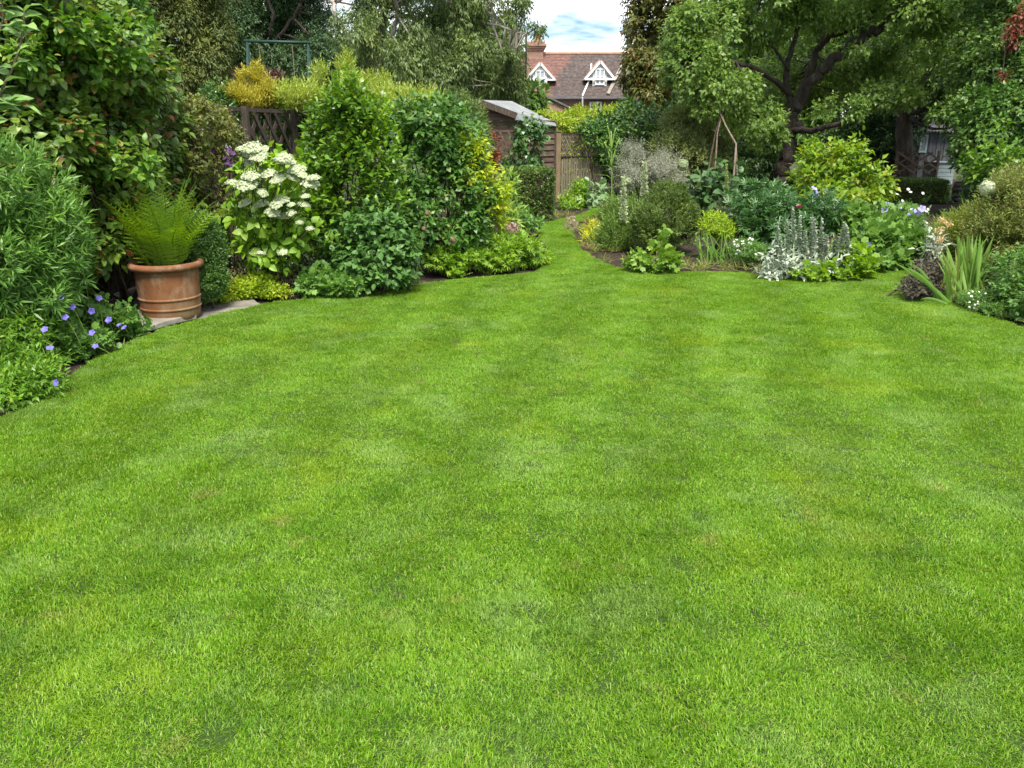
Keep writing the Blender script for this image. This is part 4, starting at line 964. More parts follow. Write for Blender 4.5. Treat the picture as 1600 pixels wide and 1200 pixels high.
# shady trees on the right
tree('ivy_clad_tree', 'leafy tree draped with climbers right of the apple tree', (1408, 330), 24, [(1412, 200, 24), (1420, 120, 24), (1432, 0, 24), (1440, -60, 24)],
     [B(1450, 120, 60, 45, 23, 1.2), B(1500, 60, 60, 60, 23.5, 1.4), B(1520, 140, 60, 40, 22, 1.2), B(1440, 30, 50, 50, 25, 1.4), B(1480, -40, 110, 50, 24, 2.4), B(1380, 60, 60, 60, 26, 1.6), B(1330, 110, 60, 50, 26.5, 1.5), B(1500, 175, 50, 24, 21.5, .9), B(1290, 60, 70, 70, 27, 1.8), B(1450, 165, 34, 24, 22.6, .7)],
     G_UNDER, M_BARK, .14, .55, 1.35, 41, tr=15, clump=.35, k=5, sub=6, odd=.04, ntw=50, up=.1, droop=.4)
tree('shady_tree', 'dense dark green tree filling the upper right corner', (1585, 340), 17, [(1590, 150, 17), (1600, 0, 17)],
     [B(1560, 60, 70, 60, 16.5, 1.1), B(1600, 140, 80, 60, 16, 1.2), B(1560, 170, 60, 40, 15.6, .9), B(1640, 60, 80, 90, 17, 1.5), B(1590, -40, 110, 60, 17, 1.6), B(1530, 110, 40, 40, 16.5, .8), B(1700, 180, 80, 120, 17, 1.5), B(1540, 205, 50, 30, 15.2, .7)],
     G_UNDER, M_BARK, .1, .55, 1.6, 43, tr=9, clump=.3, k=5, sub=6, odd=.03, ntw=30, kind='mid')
# red-leaved branch hanging in at the top right
def red_branch():
    Y = 13.0; b = at(1620, 20, Y); rg = np.random.default_rng(45); e = empty('red_leaved_branch', 'spray of rusty red leaves hanging at the upper right edge', 'branch', b.tolist())
    m = MB(); s = limb(m, [(1680, -60, Y), (1620, 10, Y), (1590, 45, Y), (1572, 75, Y), (1566, 118, Y)], .03, .006, rg, 6); m.build('stem', M_TWIG, e, True, org=b)
    crown(e, b, [B(1592, 35, 14, 20, Y, .15), B(1578, 60, 10, 12, Y, .1), B(1568, 117, 8, 7, Y, .08), B(1610, 20, 20, 30, Y, .2)], LM("red_leaf", (.05, .014, .008), (.1, .027, .016), (.16, .055, .03), .25, .45), .075, .5, 1.0, 46, 'mid', 4, 3, name='foliage', clump=.3, droop=.8)
red_branch()
# far wood closing the view, one mass
def far_wood():
    rg = np.random.default_rng(61); lob = []
    for px, top in ((-260, -60), (-120, -40), (20, -60), (150, -30), (260, -50), (390, -40), (500, 95), (560, 95), (640, 70), (720, 60), (1160, -40), (1240, -60), (1350, -50), (1460, -40), (1560, -60), (1680, -60), (1820, -40)):
        Y = 42 + 6 * rg.random(); Yb = Y if not 820 < px < 1100 else 64
        c = at(px, top, Yb); h = c[2]
        for q in range(4): lob.append((np.array([c[0] + rg.normal() * 1.2, Yb + rg.normal(), h * (.2 + .23 * q)]), np.array([3.2, 2.4, max(1.4, h * .22)]) * (1 - .08 * q)))
    e = None; b = np.array([0, 45.0, 0]); sub = sublobes(lob, rg, 3, .4); P, O, wv = shell_points(sub, 26000, rg, .3, .3, None, .1)
    X = sprigs(P, O, rg, 4, .6, 1.5, .2, 1.0, .5, .3, True, False, wv); 
    V, T = tpl_leaf(.5, .12, .18, 'small'); pos, D, Nn, S, Ti = X; R = frames(D, Nn)
    VV = pos[:, None] + S[:, None, None] * np.einsum('nij,vj->nvi', R, V); TT = (np.arange(len(pos)) * 4)[:, None, None] + T[None]
    o = link('far_wood', trimesh('far_wood', VV.reshape(-1, 3), TT.reshape(-1, 3), np.repeat(Ti, 4), G_UNDER, True)); tag(o, "distant wood of dark green trees closing the view", None, None, 'stuff')
far_wood()
# ------------------------------------------------------------------ shrubs and climbers, left border
CLIMB = bush('climbing_shrub', 'tall wall of climbing shrub with yellow and red leaves behind the terracotta pot', 'climbing shrub',
     [B(70, 90, 75, 90, 6.6, .5), B(180, 110, 70, 85, 7.3, .5), B(60, 230, 80, 110, 6.5, .5), B(165, 250, 85, 110, 7.2, .5), B(235, 190, 42, 110, 8.0, .45), B(225, 330, 60, 90, 7.7, .45), B(120, 370, 85, 75, 6.9, .45), B(260, 300, 40, 80, 8.2, .4), B(30, -10, 90, 60, 6.5, .5), B(150, 40, 60, 40, 7.2, .4)],
     G_CLIMB, .088, .62, 'oval', 5, 2.2, .45, 300, 101, 6, .33, .4, .45, .085, stem_r=.012, stems=16, droop=.35, curl=.22, ang=1.15)
bush('climbing_shrub', None, None, [B(95, 45, 50, 34, 6.45, .3), B(190, 70, 50, 34, 6.9, .3), B(225, 110, 34, 30, 7.4, .25), B(140, 110, 40, 26, 6.7, .2), B(40, 80, 40, 30, 6.2, .25), B(200, 250, 50, 30, 6.7, .15), B(120, 200, 40, 26, 6.5, .15)], LM('climber_lit_leaf', (.035, .095, .02), (.075, .16, .03), (.135, .23, .048), .3, .42, odd=(.24, .24, .05)),  # paler leaf colour paints the lit tops and bright patches of the climber
     .078, .58, 'oval', 6, .95, .8, 120, 102, 5, .4, .4, .6, .1, droop=.3, stems=0, root=CLIMB, base=np.array(CLIMB.location))
bush('clematis', 'brownish green clematis tangle between climbing shrub and lattice fence', 'climber',
     [B(315, 195, 40, 42, 8.7, .35), B(345, 235, 36, 60, 9.0, .35), B(330, 285, 40, 60, 8.8, .35), B(290, 235, 36, 60, 8.4, .3), B(300, 165, 34, 14, 8.6, .2)],
     G_CLEM, .05, .5, 'mid', 5, 1.3, .3, 0, 103, 6, .36, .4, .4, .1, stems=12, droop=.4)
def petal_flower(name, n, r, mat, rg, cup=.25, w=.9, eye=None):
    V, T = tpl_leaf(w, .08, .05, 'mid', .6); m = MB()
    for k in range(n):
        a = 2 * math.pi * k / n + rg.normal() * .05; c, s = math.cos(a), math.sin(a); Q = V * r
        x = Q[:, 0]; y = Q[:, 1]; z = Q[:, 2] + y * cup
        m.add(np.stack([x * c - y * s, x * s + y * c, z], 1), T, .2 + .6 * rg.random())
    return m.mesh(name, mat)
def flowers(parent, base, meshes, pts, rg, face=(0, -.7, .7), jit=.35, name='flower', sc=(.85, 1.15)):
    for p in pts:
        o = bpy.data.objects.new(name, meshes[rg.integers(len(meshes))]); COL.objects.link(o); o.parent = parent
        n = Vector((np.array(face) + rg.normal(size=3) * jit).tolist()).normalized(); q = n.to_track_quat('Z', 'Y')
        M = Matrix.Translation((np.asarray(p) - base).tolist()) @ q.to_matrix().to_4x4() @ Matrix.Rotation(rg.random() * 6.28, 4, 'Z') @ Matrix.Scale(sc[0] + (sc[1] - sc[0]) * rg.random(), 4); o.matrix_local = M
def stalks(parent, base, pairs, r, mat, name='stems', n=5):
    m = MB()
    for a, b in pairs:
        a, b = np.array(a), np.array(b); mid = (a + b) / 2 + np.array([(b[0] - a[0]) * -.15, 0, (b[2] - a[2]) * .12]); t = np.linspace(0, 1, 6)[:, None]
        m.tube((1-t)**2 * a + 2*t*(1-t) * mid + t*t * b - base, np.linspace(r, r * .7, 6), n)
    m.build(name, mat, parent, True)
RG = np.random.default_rng(7)
PF = [petal_flower('purple_flower', 5, .034, P_PURPLE, RG) for _ in range(2)]
def purple_clem():
    Y = 8.6; b = at(355, 300, Y); b[2] = 0
    e = empty('purple_clematis', 'dark purple clematis flowers on thin stems beside the hydrangea', 'climber', b.tolist())
    pts = [at(*p, Y) for p in ((358, 236), (361, 246), (356, 254), (362, 258), (352, 248), (327, 243), (321, 272), (364, 240), (357, 264), (334, 236))]
    flowers(e, b, PF, pts, RG); stalks(e, b, [(b + RG.normal(size=3) * .05 * [1, 1, 0], p) for p in pts], .004, M_TWIG)
purple_clem()
bush('lance_leaf_shrub', 'bright bushy shrub with narrow pointed leaves at the left edge', 'shrub',
     [B(20, 290, 50, 70, 5.6, .4), B(70, 330, 45, 60, 5.8, .4), B(15, 400, 70, 90, 5.5, .45), B(80, 400, 42, 70, 5.7, .4), B(-50, 340, 60, 110, 5.5, .45), B(40, 460, 60, 45, 5.5, .35)],
     G_LANCE, .09, .18, 'mid', 9, 1.5, .75, 220, 105, 7, .34, .4, .35, 0, droop=.1, ang=1.0, stems=14, ln=.9, curl=.1)
def left_branch():
    Y = 3.6; b = at(-30, 190, Y); rg = np.random.default_rng(107); e = empty('overhanging_branch', 'upright twig with large grey green oval leaves at far left top edge', 'branch', b.tolist())
    m = MB(); st = [limb(m, p, .007, .003, rg, 6, 4) for p in ([(-30, 250, Y), (2, 145, Y), (24, 95, Y), (36, 50, Y), (38, 18, Y)], [(-40, 200, Y), (-5, 165, Y), (12, 158, Y), (35, 165, Y)], [(-40, 90, Y), (-10, 60, Y), (5, 30, Y), (0, -20, Y)])]
    m.build('stem', M_TWIG, e, True, org=b)
    tp = tpl_leaf(.52, .2, .25, 'oval'); va = [trimesh('leaf', tp[0], tp[1], np.full(9, q), G_BRANCH, True) for q in (.1, .35, .6, .85)]
    for s in st:
        for i in range(2, len(s), 1):
            for sd in (1, -1):
                if rg.random() < .25: continue
                d = np.array([sd * .9, rg.normal() * .5, .25 + rg.normal() * .3]); M = frames(d[None], np.array([[0, -.5, 1.0]]) + rg.normal(size=(1, 3)) * .25)[0]
                o = bpy.data.objects.new('leaf', va[rg.integers(4)]); o.parent = e; COL.objects.link(o)
                o.matrix_local = Matrix.Translation((s[i] - b).tolist()) @ Matrix((M * (.062 + .03 * rg.random())).tolist()).to_4x4()
left_branch()
# front-left edging plants
def cranesbill(label, lobes, fl, seed, parts=160, mat=None, L=.06):
    c = np.mean([l[0] for l in lobes], 0); b = np.array([c[0], c[1], 0])
    e = bush('cranesbill', label, 'flowering plant', lobes, mat or G_GERAN, L, .8, 'lobed', 3, 1.5, .9, parts, seed, 5, .36, .5, .2, 0, droop=.15, ang=.9, stems=10, stem_mat=G_STEM, stem_r=.004, base=b, ln=1.2)
    rg = np.random.default_rng(seed + 1); ms = [petal_flower('flower', 5, .027, P_BLUE, rg, .2) for _ in range(3)]
    pts = [at(p[0], p[1], p[2] - .3) for p in fl]; flowers(e, b, ms, pts, rg); stalks(e, b, [(np.array([p[0] + rg.normal() * .06, p[1] + .05 + .05 * rg.random(), .1]), p) for p in pts], .003, G_STEM, 'flower_stems')
    return e
YA = 6.0
cranesbill('violet blue cranesbill sprawling on the lawn edge left of the terracotta pot', [B(150, 505, 60, 34, 6.2, .3), B(120, 540, 55, 28, 5.7, .25), B(195, 515, 34, 20, 6.3, .2), B(80, 520, 45, 40, 5.6, .25)],
   [(97, 466, 5.7), (155, 466, 6.2), (143, 486, 6.1), (114, 480, 5.8), (70, 515, 5.4), (102, 496, 5.7), (144, 520, 5.7), (149, 541, 5.5), (78, 544, 5.2), (88, 598, 4.8), (186, 508, 6.2), (194, 512, 6.2), (170, 500, 6.1), (125, 395, 6.3)], 111, 200)
bush('bright_leaf_mound', 'low mound of fresh pointed green leaves in bottom left border', 'perennial',
     [B(30, 580, 55, 40, 4.9, .3), B(-20, 545, 60, 50, 5.0, .3), B(55, 600, 42, 26, 4.75, .2), B(0, 610, 60, 28, 4.6, .25), B(40, 510, 40, 26, 5.3, .2)],
     LM("fresh_mound_leaf", (.045, .11, .018), (.09, .19, .03), (.17, .28, .05), .32, .42), .05, .36, 'mid', 7, 1.6, .8, 260, 113, 6, .36, .4, .2, 0, droop=.15, stems=8, stem_mat=G_STEM, stem_r=.003)
bush('box_topiary', 'clipped dark box dome just right of the terracotta pot', 'topiary', [B(322, 390, 32, 62, 7.3, .28), B(318, 430, 34, 35, 7.2, .28)], G_BOX, .026, .55, 'small', 6, 2.3, .4, 0, 115, 0, shell=.2, clump=.1, stems=5)
bush('yellow_edging_plant', 'low yellow green mat of rounded leaves right of the pot beside the paving', 'ground cover',
     [B(370, 452, 42, 16, 7.75, .22), B(400, 445, 34, 16, 7.9, .2), B(430, 458, 26, 10, 7.8, .15), B(345, 462, 24, 10, 7.5, .15)], G_YELGREEN, .04, .75, 'mid', 4, 1.9, .9, 120, 117, 4, .4, .4, .15, 0, droop=.1, stems=0)
def dry_heads(label, spots, seed, rad=.09, n=26, mat=None, name='dry_flower_plant', hair=.02):
    rg = np.random.default_rng(seed); c = np.mean([at(*p[:3]) for p in spots], 0); b = np.array([c[0], c[1], 0]); e = empty(name, label, 'perennial', b.tolist())
    V, T = tpl_leaf(.35, .1, .1, 'small')
    for px, py, Y in spots:
        p = at(px, py, Y); stalks(e, b, [(np.array([p[0] + rg.normal() * .05, p[1] + rg.normal() * .03, 0]), p)], .003, G_DRY, 'stem')
        n_ = n; pos = p + rg.normal(size=(n_ * 8, 3)) * rad * np.array([.5, .5, .45]); D = nrm(rg.normal(size=(n_ * 8, 3)) + [0, 0, .5])
        place_leaves(e, b, (pos, D, rg.normal(size=D.shape), np.full(len(pos), hair) * (.6 + .8 * rg.random(len(pos))), rg.random(len(pos)) * .9), (V, T), mat or G_DRY, 0, rg, bulk_name='flower_head')
    return e
dry_heads('faded tan flower sprays below the hydrangea', [(372, 430, 7.9), (390, 425, 8.0), (405, 436, 8.0), (420, 432, 8.0), (436, 438, 8.0), (448, 428, 8.1), (430, 448, 7.95), (358, 436, 7.8)], 119, .1, 22)

# hydrangea: every flower head and leaf its own part
def hydrangea():
    rg = np.random.default_rng(121); Y0 = 8.2; b = gnd(425, 440); e = empty('hydrangea', 'hydrangea bush with cream white domed flower heads in the left border', 'shrub', b.tolist())
    H = [(395,229,14),(388,240,10),(404,241,13),(411,233,9),(389,254,8),(392,273,13),(419,270,12),(363,284,9),(386,287,15),(375,289,10),(410,300,8),(435,277,9),(430,282,8),(446,244,11),(437,251,10),(454,253,9),(464,264,14),(472,272,8),(455,276,10),(490,277,10),(484,285,13),(384,316,10),(409,318,12),(441,311,11),(432,318,10),(426,330,11),(444,337,11),(455,319,6),(455,332,7),(477,306,7),(475,319,9),(468,347,6),(484,356,6),(398,392,10),(407,396,8),(442,393,7),(402,248,9),(377,232,8)]
    def head(seed):
        r2 = np.random.default_rng(seed); m = MB(); n = 150
        for _ in range(n):
            a = r2.random() * 6.28; u = math.sqrt(r2.random()); z = .42 * math.sqrt(max(0, 1 - u * u)) + r2.normal() * .045; p = np.array([u * math.cos(a), u * math.sin(a), z]) * (1 + r2.normal() * .03)
            nn = nrm(np.array([p[0] * .8, p[1] * .8, .75]) + r2.normal(size=3) * .25); Rm = frames(nrm(np.cross(nn, r2.normal(size=3)))[None], nn[None])[0]; s = .115 * (.8 + .5 * r2.random())
            for k in range(4):
                a2 = k * math.pi / 2; c, q = math.cos(a2), math.sin(a2); L4 = np.array([(0, 0, 0), (.5, .45, .05), (0, 1, -.02), (-.5, .45, .05)]) * s; L4 = np.stack([L4[:, 0] * c - L4[:, 1] * q, L4[:, 0] * q + L4[:, 1] * c, L4[:, 2]], 1)
                m.add(p + L4 @ Rm.T, [(0, 1, 2), (0, 2, 3)], .15 + .75 * r2.random())
        m.lathe([(0.02, .3), (.45, .27), (.75, .12), (.85, -.02), (.5, -.1), (.02, -.16)], 12)
        return m.mesh('flower_head', P_CREAM)
    hm = [head(i) for i in range(4)]; tips = []
    for px, py, r in H:
        dy = rg.normal() * .08 - .6; p = at(px, py + r * .25, Y0 + dy); s = r * mpp(py, Y0) * 1.1; o = bpy.data.objects.new('flower_head', hm[rg.integers(4)]); COL.objects.link(o); o.parent = e
        q = Vector((rg.normal() * .22, -.28 + rg.normal() * .2, 1)).normalized().to_track_quat('Z', 'Y'); o.matrix_local = Matrix.Translation((p - b).tolist()) @ q.to_matrix().to_4x4() @ Matrix.Rotation(rg.random() * 6.3, 4, 'Z') @ Matrix.Diagonal((s, s, s * 1.15, 1)); tips.append(p)
    Y0 -= .2
    lob = [B(415, 285, 50, 48, Y0, .2), B(450, 285, 40, 40, Y0, .2), B(425, 340, 55, 40, Y0, .28), B(385, 345, 38, 45, Y0, .25), B(460, 360, 34, 36, Y0, .25), B(415, 385, 40, 36, Y0, .25)]
    P, O, wv = shell_points(sublobes(lob, rg, 4, .4), 240, rg, .5, .2, None, .6)
    X = sprigs(P, O, rg, 4, .105, .9, .5, 1.15, .3, .45, False, True, wv); place_leaves(e, b, X, tpl_leaf(.68, .1, .28, 'oval'), G_HYD, 260, rg)
    stalks(e, b, [(b + rg.normal(size=3) * [.12, .1, 0], p - [0, 0, .02]) for p in tips], .005, M_TWIG)
hydrangea()
G_SHOOT = LM('lit_shoot_leaf', (.055, .12, .018), (.1, .185, .026), (.17, .265, .036), .32, .36)  # upright shoots; their lit look is put into this paler leaf colour
PHIL = bush('philadelphus', 'tall upright fresh green shrub centre left with long pointed leafy shoots', 'shrub',
     [B(548, 185, 40, 40, 8.55, .35), B(512, 240, 38, 50, 8.5, .35), B(580, 240, 44, 55, 8.55, .4), B(545, 295, 56, 56, 8.45, .4), B(598, 305, 34, 56, 8.55, .35), B(500, 300, 28, 50, 8.5, .3), B(545, 150, 16, 22, 8.6, .2), B(505, 190, 14, 24, 8.6, .2), B(585, 182, 16, 24, 8.6, .2), B(580, 360, 50, 50, 8.5, .4), B(530, 370, 50, 50, 8.45, .4)],
     G_PHIL, .085, .5, 'oval', 8, 1.05, 1.3, 300, 123, 7, .3, .42, .42, .12, droop=.2, ang=1.15, pairs=True, ln=2.6, jit=.25, stems=18)
bush('philadelphus', None, None, [B(x, y, 4.5, h, 8.35 + .2 * (k % 3), .035) for k, (x, y, h) in enumerate(((548, 135, 20), (532, 150, 20), (562, 148, 22), (512, 170, 20), (580, 165, 22), (497, 195, 22), (600, 190, 22), (485, 225, 20), (615, 225, 20), (540, 190, 24), (565, 205, 24), (520, 215, 24), (592, 235, 22), (505, 250, 22), (550, 250, 22), (575, 270, 20), (530, 275, 20)))],
     G_SHOOT, .085, .46, 'oval', 8, 3.2, 2.2, 60, 124, 0, .3, .4, 0, .1, droop=.1, ang=1.1, pairs=True, ln=2.4, jit=.12, stems=0, root=PHIL, base=np.array(PHIL.location))
bush('broad_leaf_shrub', 'low spreading shrub with broad blue green leaves at foot of the tall green shrub', 'shrub',
     [B(582, 345, 46, 26, 8.2, .3), B(614, 385, 40, 36, 8.15, .3), B(565, 400, 46, 28, 8.1, .3), B(600, 425, 46, 18, 8.0, .25), B(640, 425, 22, 22, 8.2, .2), B(525, 375, 26, 36, 8.3, .2), B(545, 432, 26, 12, 8.0, .15)],
     G_DEUT, .078, .72, 'oval', 5, 1.3, .7, 260, 125, 6, .34, .4, .3, 0, droop=.35, ang=1.2, stems=12)
bush('dark_leaf_shrub', 'rounded dark green shrub with pointed leaves left of the golden shrub', 'shrub',
     [B(670, 215, 50, 55, 9.6, .5), B(715, 240, 50, 60, 9.8, .5), B(650, 270, 50, 70, 9.5, .5), B(700, 310, 60, 65, 9.5, .5), B(650, 340, 45, 50, 9.2, .4), B(740, 310, 40, 50, 9.7, .4), B(640, 190, 30, 34, 9.7, .35), B(690, 180, 40, 26, 9.9, .35), B(700, 365, 60, 35, 9.4, .4)],
     G_DARK, .088, .6, 'mid', 5, 1.45, .6, 300, 127, 7, .33, .42, .38, .06, droop=.3, ang=1.15, stems=16)
bush('golden_shrub', 'golden yellow leaved shrub cascading beside the clipped left hedge', 'shrub',
     [B(725, 225, 30, 24, 9.6, .25), B(738, 262, 36, 34, 9.6, .3), B(756, 300, 34, 36, 9.7, .3), B(712, 208, 20, 16, 9.6, .2), B(774, 315, 20, 26, 9.9, .2), B(765, 338, 28, 18, 9.8, .2)],
     LM("bright_gold_leaf", (.13, .21, .022), (.24, .31, .03), (.4, .42, .055), .36, .45), .07, .55, 'mid', 5, 1.15, .5, 120, 129, 6, .36, .45, .35, droop=.3, stems=10)
bush('tall_mullein_plant', 'tall broad leaved green plant between golden shrub and clipped hedge', 'perennial', [B(793, 300, 9, 26, 11.2, .12), B(793, 330, 18, 20, 11.1, .2), B(790, 280, 5, 18, 11.2, .08)], G_MOLE, .17, .36, 'mid', 5, 1.3, 1.3, 60, 131, 2, .4, .5, 0, 0, droop=.0, ang=.9, stems=2, stem_mat=G_STEM)
bush('shade_perennial', 'clump of dull green leaves at foot of the clipped left hedge', 'perennial', [B(808, 340, 20, 16, 12.4, .25), B(832, 350, 16, 8, 12.8, .2)], G_GERAN, .09, .5, 'mid', 5, 1.6, .7, 60, 133, 4)
for k, (lab, lb, mt, sd) in enumerate((
   ('bushy lime green peony clump with rounded top at left corner of the grass path', [B(800, 385, 42, 26, 9.7, .35), B(825, 395, 32, 28, 9.8, .3), B(780, 400, 36, 24, 9.5, .3)], G_LIME, 135),
   ('lime green divided leaf plant on bare soil left of the big peony clump', [B(715, 400, 42, 20, 9.2, .3), B(745, 385, 34, 24, 9.7, .3), B(690, 405, 24, 14, 9.1, .2)], G_LIME, 137),
   ('bluish low aquilegia leaves at lawn edge below the broad leaf shrub', [B(505, 435, 34, 18, 7.95, .25), B(535, 445, 34, 12, 7.85, .2), B(560, 440, 20, 14, 7.9, .2), B(485, 448, 18, 8, 7.85, .15)], LM("aquilegia_leaf", (.06, .13, .045), (.1, .2, .065), (.16, .27, .1), .3, .5), 139))):
    bush('border_perennial', lab, 'perennial', lb, mt, .085 if k < 2 else .07, .62, 'palm' if k < 2 else 'lobed', 4, 1.5, .8, 150, sd, 5, .36, .5, .25, 0, droop=.25, ang=1.0, stems=10, stem_mat=G_STEM, stem_r=.004)
bush('soil_seedling', 'small tuft of green leaves alone on bare soil at lawn edge', 'perennial', [B(714, 424, 13, 6, 8.95, .1)], G_LIME, .06, .7, 'lobed', 3, 2, .8, 20, 141, 0, stems=0)
def ball_head(name, label, px, py, r, Y, base, mat, seed, n=90, size=.35, stem=.006, cat='allium', flat_=1.0, spiky=False):
    rg = np.random.default_rng(seed); c = at(px, py, Y); R = r * mpp(py, Y); b = np.array(base, float); e = empty(name, label, cat, b.tolist()); m = MB()
    core = MB(); 
    for i in range(n):
        z = 1 - 2 * (i + .5) / n; a = i * 2.39996; d = np.array([math.sqrt(1 - z*z) * math.cos(a), math.sqrt(1 - z*z) * math.sin(a), z * flat_]); d = d + rg.normal(size=3) * .08; ti = .1 + .8 * rg.random()
        q = frames(nrm(np.cross(d, rg.normal(size=3)))[None], nrm(d)[None])[0]
        if spiky: m.beam(c - b, c + d * R - b, R * .035, R * .035, tint=ti)
        for k in range(5):
            a2 = k * 1.2566; L4 = np.array([(0, 0, 0), (.3, .5, .12), (0, 1, .1), (-.3, .5, .12)]) * R * size; cc, ss = math.cos(a2), math.sin(a2); L4 = np.stack([L4[:, 0] * cc - L4[:, 1] * ss, L4[:, 0] * ss + L4[:, 1] * cc, L4[:, 2]], 1)
            m.add(c + d * R * .92 + L4 @ q.T - b, [(0, 1, 2), (0, 2, 3)], ti)
    m.build('flower_head', mat, e)
    if not spiky: core.lathe([(0.01, -.8 * R), (.6 * R, -.5 * R), (.8 * R, 0), (.6 * R, .5 * R), (.01, .8 * R)], 10, c - b); core.build('seed_core', mat, e)
    stalks(e, b, [(b, c)], stem, G_STEM, 'stem'); return e
ball_head('allium_seed_head', 'faded pink allium head standing out of the lime green peony clump', 800, 357, 11, 9.6, gnd(806, 425), P_PINK, 151, 46, .24, spiky=True)
ball_head('allium_seed_head', 'tall tan allium seed head on thin curved stem before the dark leaf shrub', 668, 333, 4, 8.6, gnd(653, 440), G_DRY, 153, 30, .6, .004)
ball_head('allium_seed_head', 'small tan seed head beside the tall curved stem seed head', 662, 357, 3.4, 8.6, gnd(650, 442), G_DRY, 155, 30, .6, .004)
ball_head('allium_seed_head', 'low leaning tan seed head over the bare soil', 708, 375, 4.5, 8.9, gnd(655, 428), G_DRY, 157, 30, .6, .004)

# ------------------------------------------------------------------ fern in the pot
def fern():
    rg = np.random.default_rng(161); b = PB + np.array([0, 0, POT_H - .07]); e = empty('potted_fern', 'bright green fern with arching fronds growing in the terracotta pot', 'fern', b.tolist())
    V, T = tpl_leaf(.22, .05, .15, 'small', .35)
    def frond(seed, arch):
        r2 = np.random.default_rng(seed); m = MB(); n = 19; t = np.linspace(0, 1, 22); ang = .12 + arch * t ** 1.7
        dy = np.sin(ang); dz = np.cos(ang); y = np.concatenate([[0], np.cumsum(dy[:-1])]) / 21; z = np.concatenate([[0], np.cumsum(dz[:-1])]) / 21
        P = np.stack([t * 0 + .03 * np.sin(t * 5 + seed), y, z], 1); m.tube(P, np.linspace(.011, .002, 22), 4, .2)
        for i in range(n):
            s = .1 + .88 * (i / (n - 1)); p = np.array([np.interp(s, t, P[:, k]) for k in range(3)]); d = np.array([0, np.interp(s, t, dy), np.interp(s, t, dz)])
            l = .19 * (math.sin(math.pi * min(1, (s + .08)) ** .8)) ** .75 * (1.05 - .35 * s) + .012
            for sd in (1, -1):
                ax = nrm(np.array([sd, 0, 0]) + d * (.55 + .2 * s) + r2.normal(size=3) * .06 + np.array([0, -.1, -.12]))
                nn = np.cross(np.array([1.0, 0, 0]), d); R = frames(ax[None], nn[None])[0]; ti = np.clip(.2 + .55 * s + .15 * r2.normal(), 0, .9)
                # pinna cut into lobes
                for q in range(5):
                    f = q / 5; w_ = l * .095 * (1 - .6 * f); a0 = p + R[:, 1] * l * f; a1 = p + R[:, 1] * l * (f + .26)
                    m.add([a0, a0 + R[:, 0] * w_ + R[:, 1] * l * .09, a1, a0 - R[:, 0] * w_ + R[:, 1] * l * .09], [(0, 1, 2), (0, 2, 3)], ti)
        return m.mesh('frond', G_FERN)
    ms = [frond(i, a) for i, a in enumerate((.3, .45, .6, .8, 1.0, 1.25))]
    for i in range(62):
        u = (i + .5) / 62; a = i * 2.39996; s = .8 * (1 - .24 * u) * (.85 + .3 * rg.random()); k = min(5, int(u * 6))
        tilt = .02 + .34 * u + rg.normal() * .05; o = bpy.data.objects.new('frond', ms[k]); COL.objects.link(o); o.parent = e
        r = .12 * math.sqrt(u); o.matrix_local = Matrix.Translation((r * math.sin(a) * -1, r * math.cos(a), 0)) @ Matrix.Rotation(a, 4, 'Z') @ Matrix.Rotation(-tilt, 4, 'X') @ Matrix.Rotation(rg.normal() * .35, 4, 'Z') @ Matrix.Scale(s, 4)
fern()
# ------------------------------------------------------------------ clipped hedges
def box_hedge(name, label, x0, x1, top, Y, dep, mat, L, seed, n_mul=1.0, rot=0.0, lump=.02, cat='hedge', core=True, w=.5, fuzz=.6):
    rg = np.random.default_rng(seed); a, c = at(x0, top, Y), at(x1, top, Y); w0 = c[0] - a[0]; h = a[2]; ctr = np.array([(a[0] + c[0]) / 2, Y, 0]); e = empty(name, label, cat, ctr.tolist(), rz=rot)
    faces = [(w0 * h, 0), (w0 * dep, 1), (dep * h, 2), (dep * h, 3), (w0 * h * .3, 4)]; tot = sum(f[0] for f in faces); n = int(n_mul * 2.6 * tot / (L * L * w * .6) / 4)
    k = rg.choice(5, n, p=np.array([f[0] for f in faces]) / tot); u, v = rg.random(n), rg.random(n); P = np.zeros((n, 3)); O = np.zeros((n, 3))
    for i, (ex, on) in enumerate((((u - .5) * w0, (0, -1, 0)), ((u - .5) * w0, (0, 0, 1)), (None, (-1, 0, 0)), (None, (1, 0, 0)), ((u - .5) * w0, (0, 1, 0)))):
        m = k == i; O[m] = on
        if i == 0: P[m] = np.stack([ex, 0 * u, v * h], 1)[m]
        if i == 1: P[m] = np.stack([ex, v * dep, 0 * u + h], 1)[m]
        if i == 2: P[m] = np.stack([0 * u - w0 / 2, u * dep, v * h], 1)[m]
        if i == 3: P[m] = np.stack([0 * u + w0 / 2, u * dep, v * h], 1)[m]
        if i == 4: P[m] = np.stack([ex, 0 * u + dep, v * h], 1)[m]
    wv = Wave(rg, 3.5); wv2 = Wave(rg, 14); P += O * (lump * wv(P) + lump * .5 * wv2(P) - .03 * rg.random(n) ** 2)[:, None]; P[:, 2] = np.maximum(P[:, 2], .02)
    X = sprigs(P, O, rg, 4, L, 1.0, .25, .9, fuzz, .05, True, False, wv2); place_leaves(e, np.zeros(3), X, tpl_leaf(w, .1, .1, 'small'), mat, 0, rg, 0)
    if core:
        m = MB(); q = .05; m.box((-w0 / 2 + q, q, 0), (w0 / 2 - q, dep - q, h - q)); m.build('shade_core', M_TWIG, e)  # solid dark box added to stand for the shade inside the hedge
    return e
box_hedge('yew_hedge', 'clipped dark flat topped hedge block left of the gate', 795, 866, 266, 14.4, .9, G_YEW, .045, 201, 1.0, .12)
box_hedge('yew_hedge', 'clipped dark flat topped hedge block at right below the diamond trellis', 1374, 1485, 283, 18.4, 1.0, G_YEW, .05, 203, 1.0, -.05)
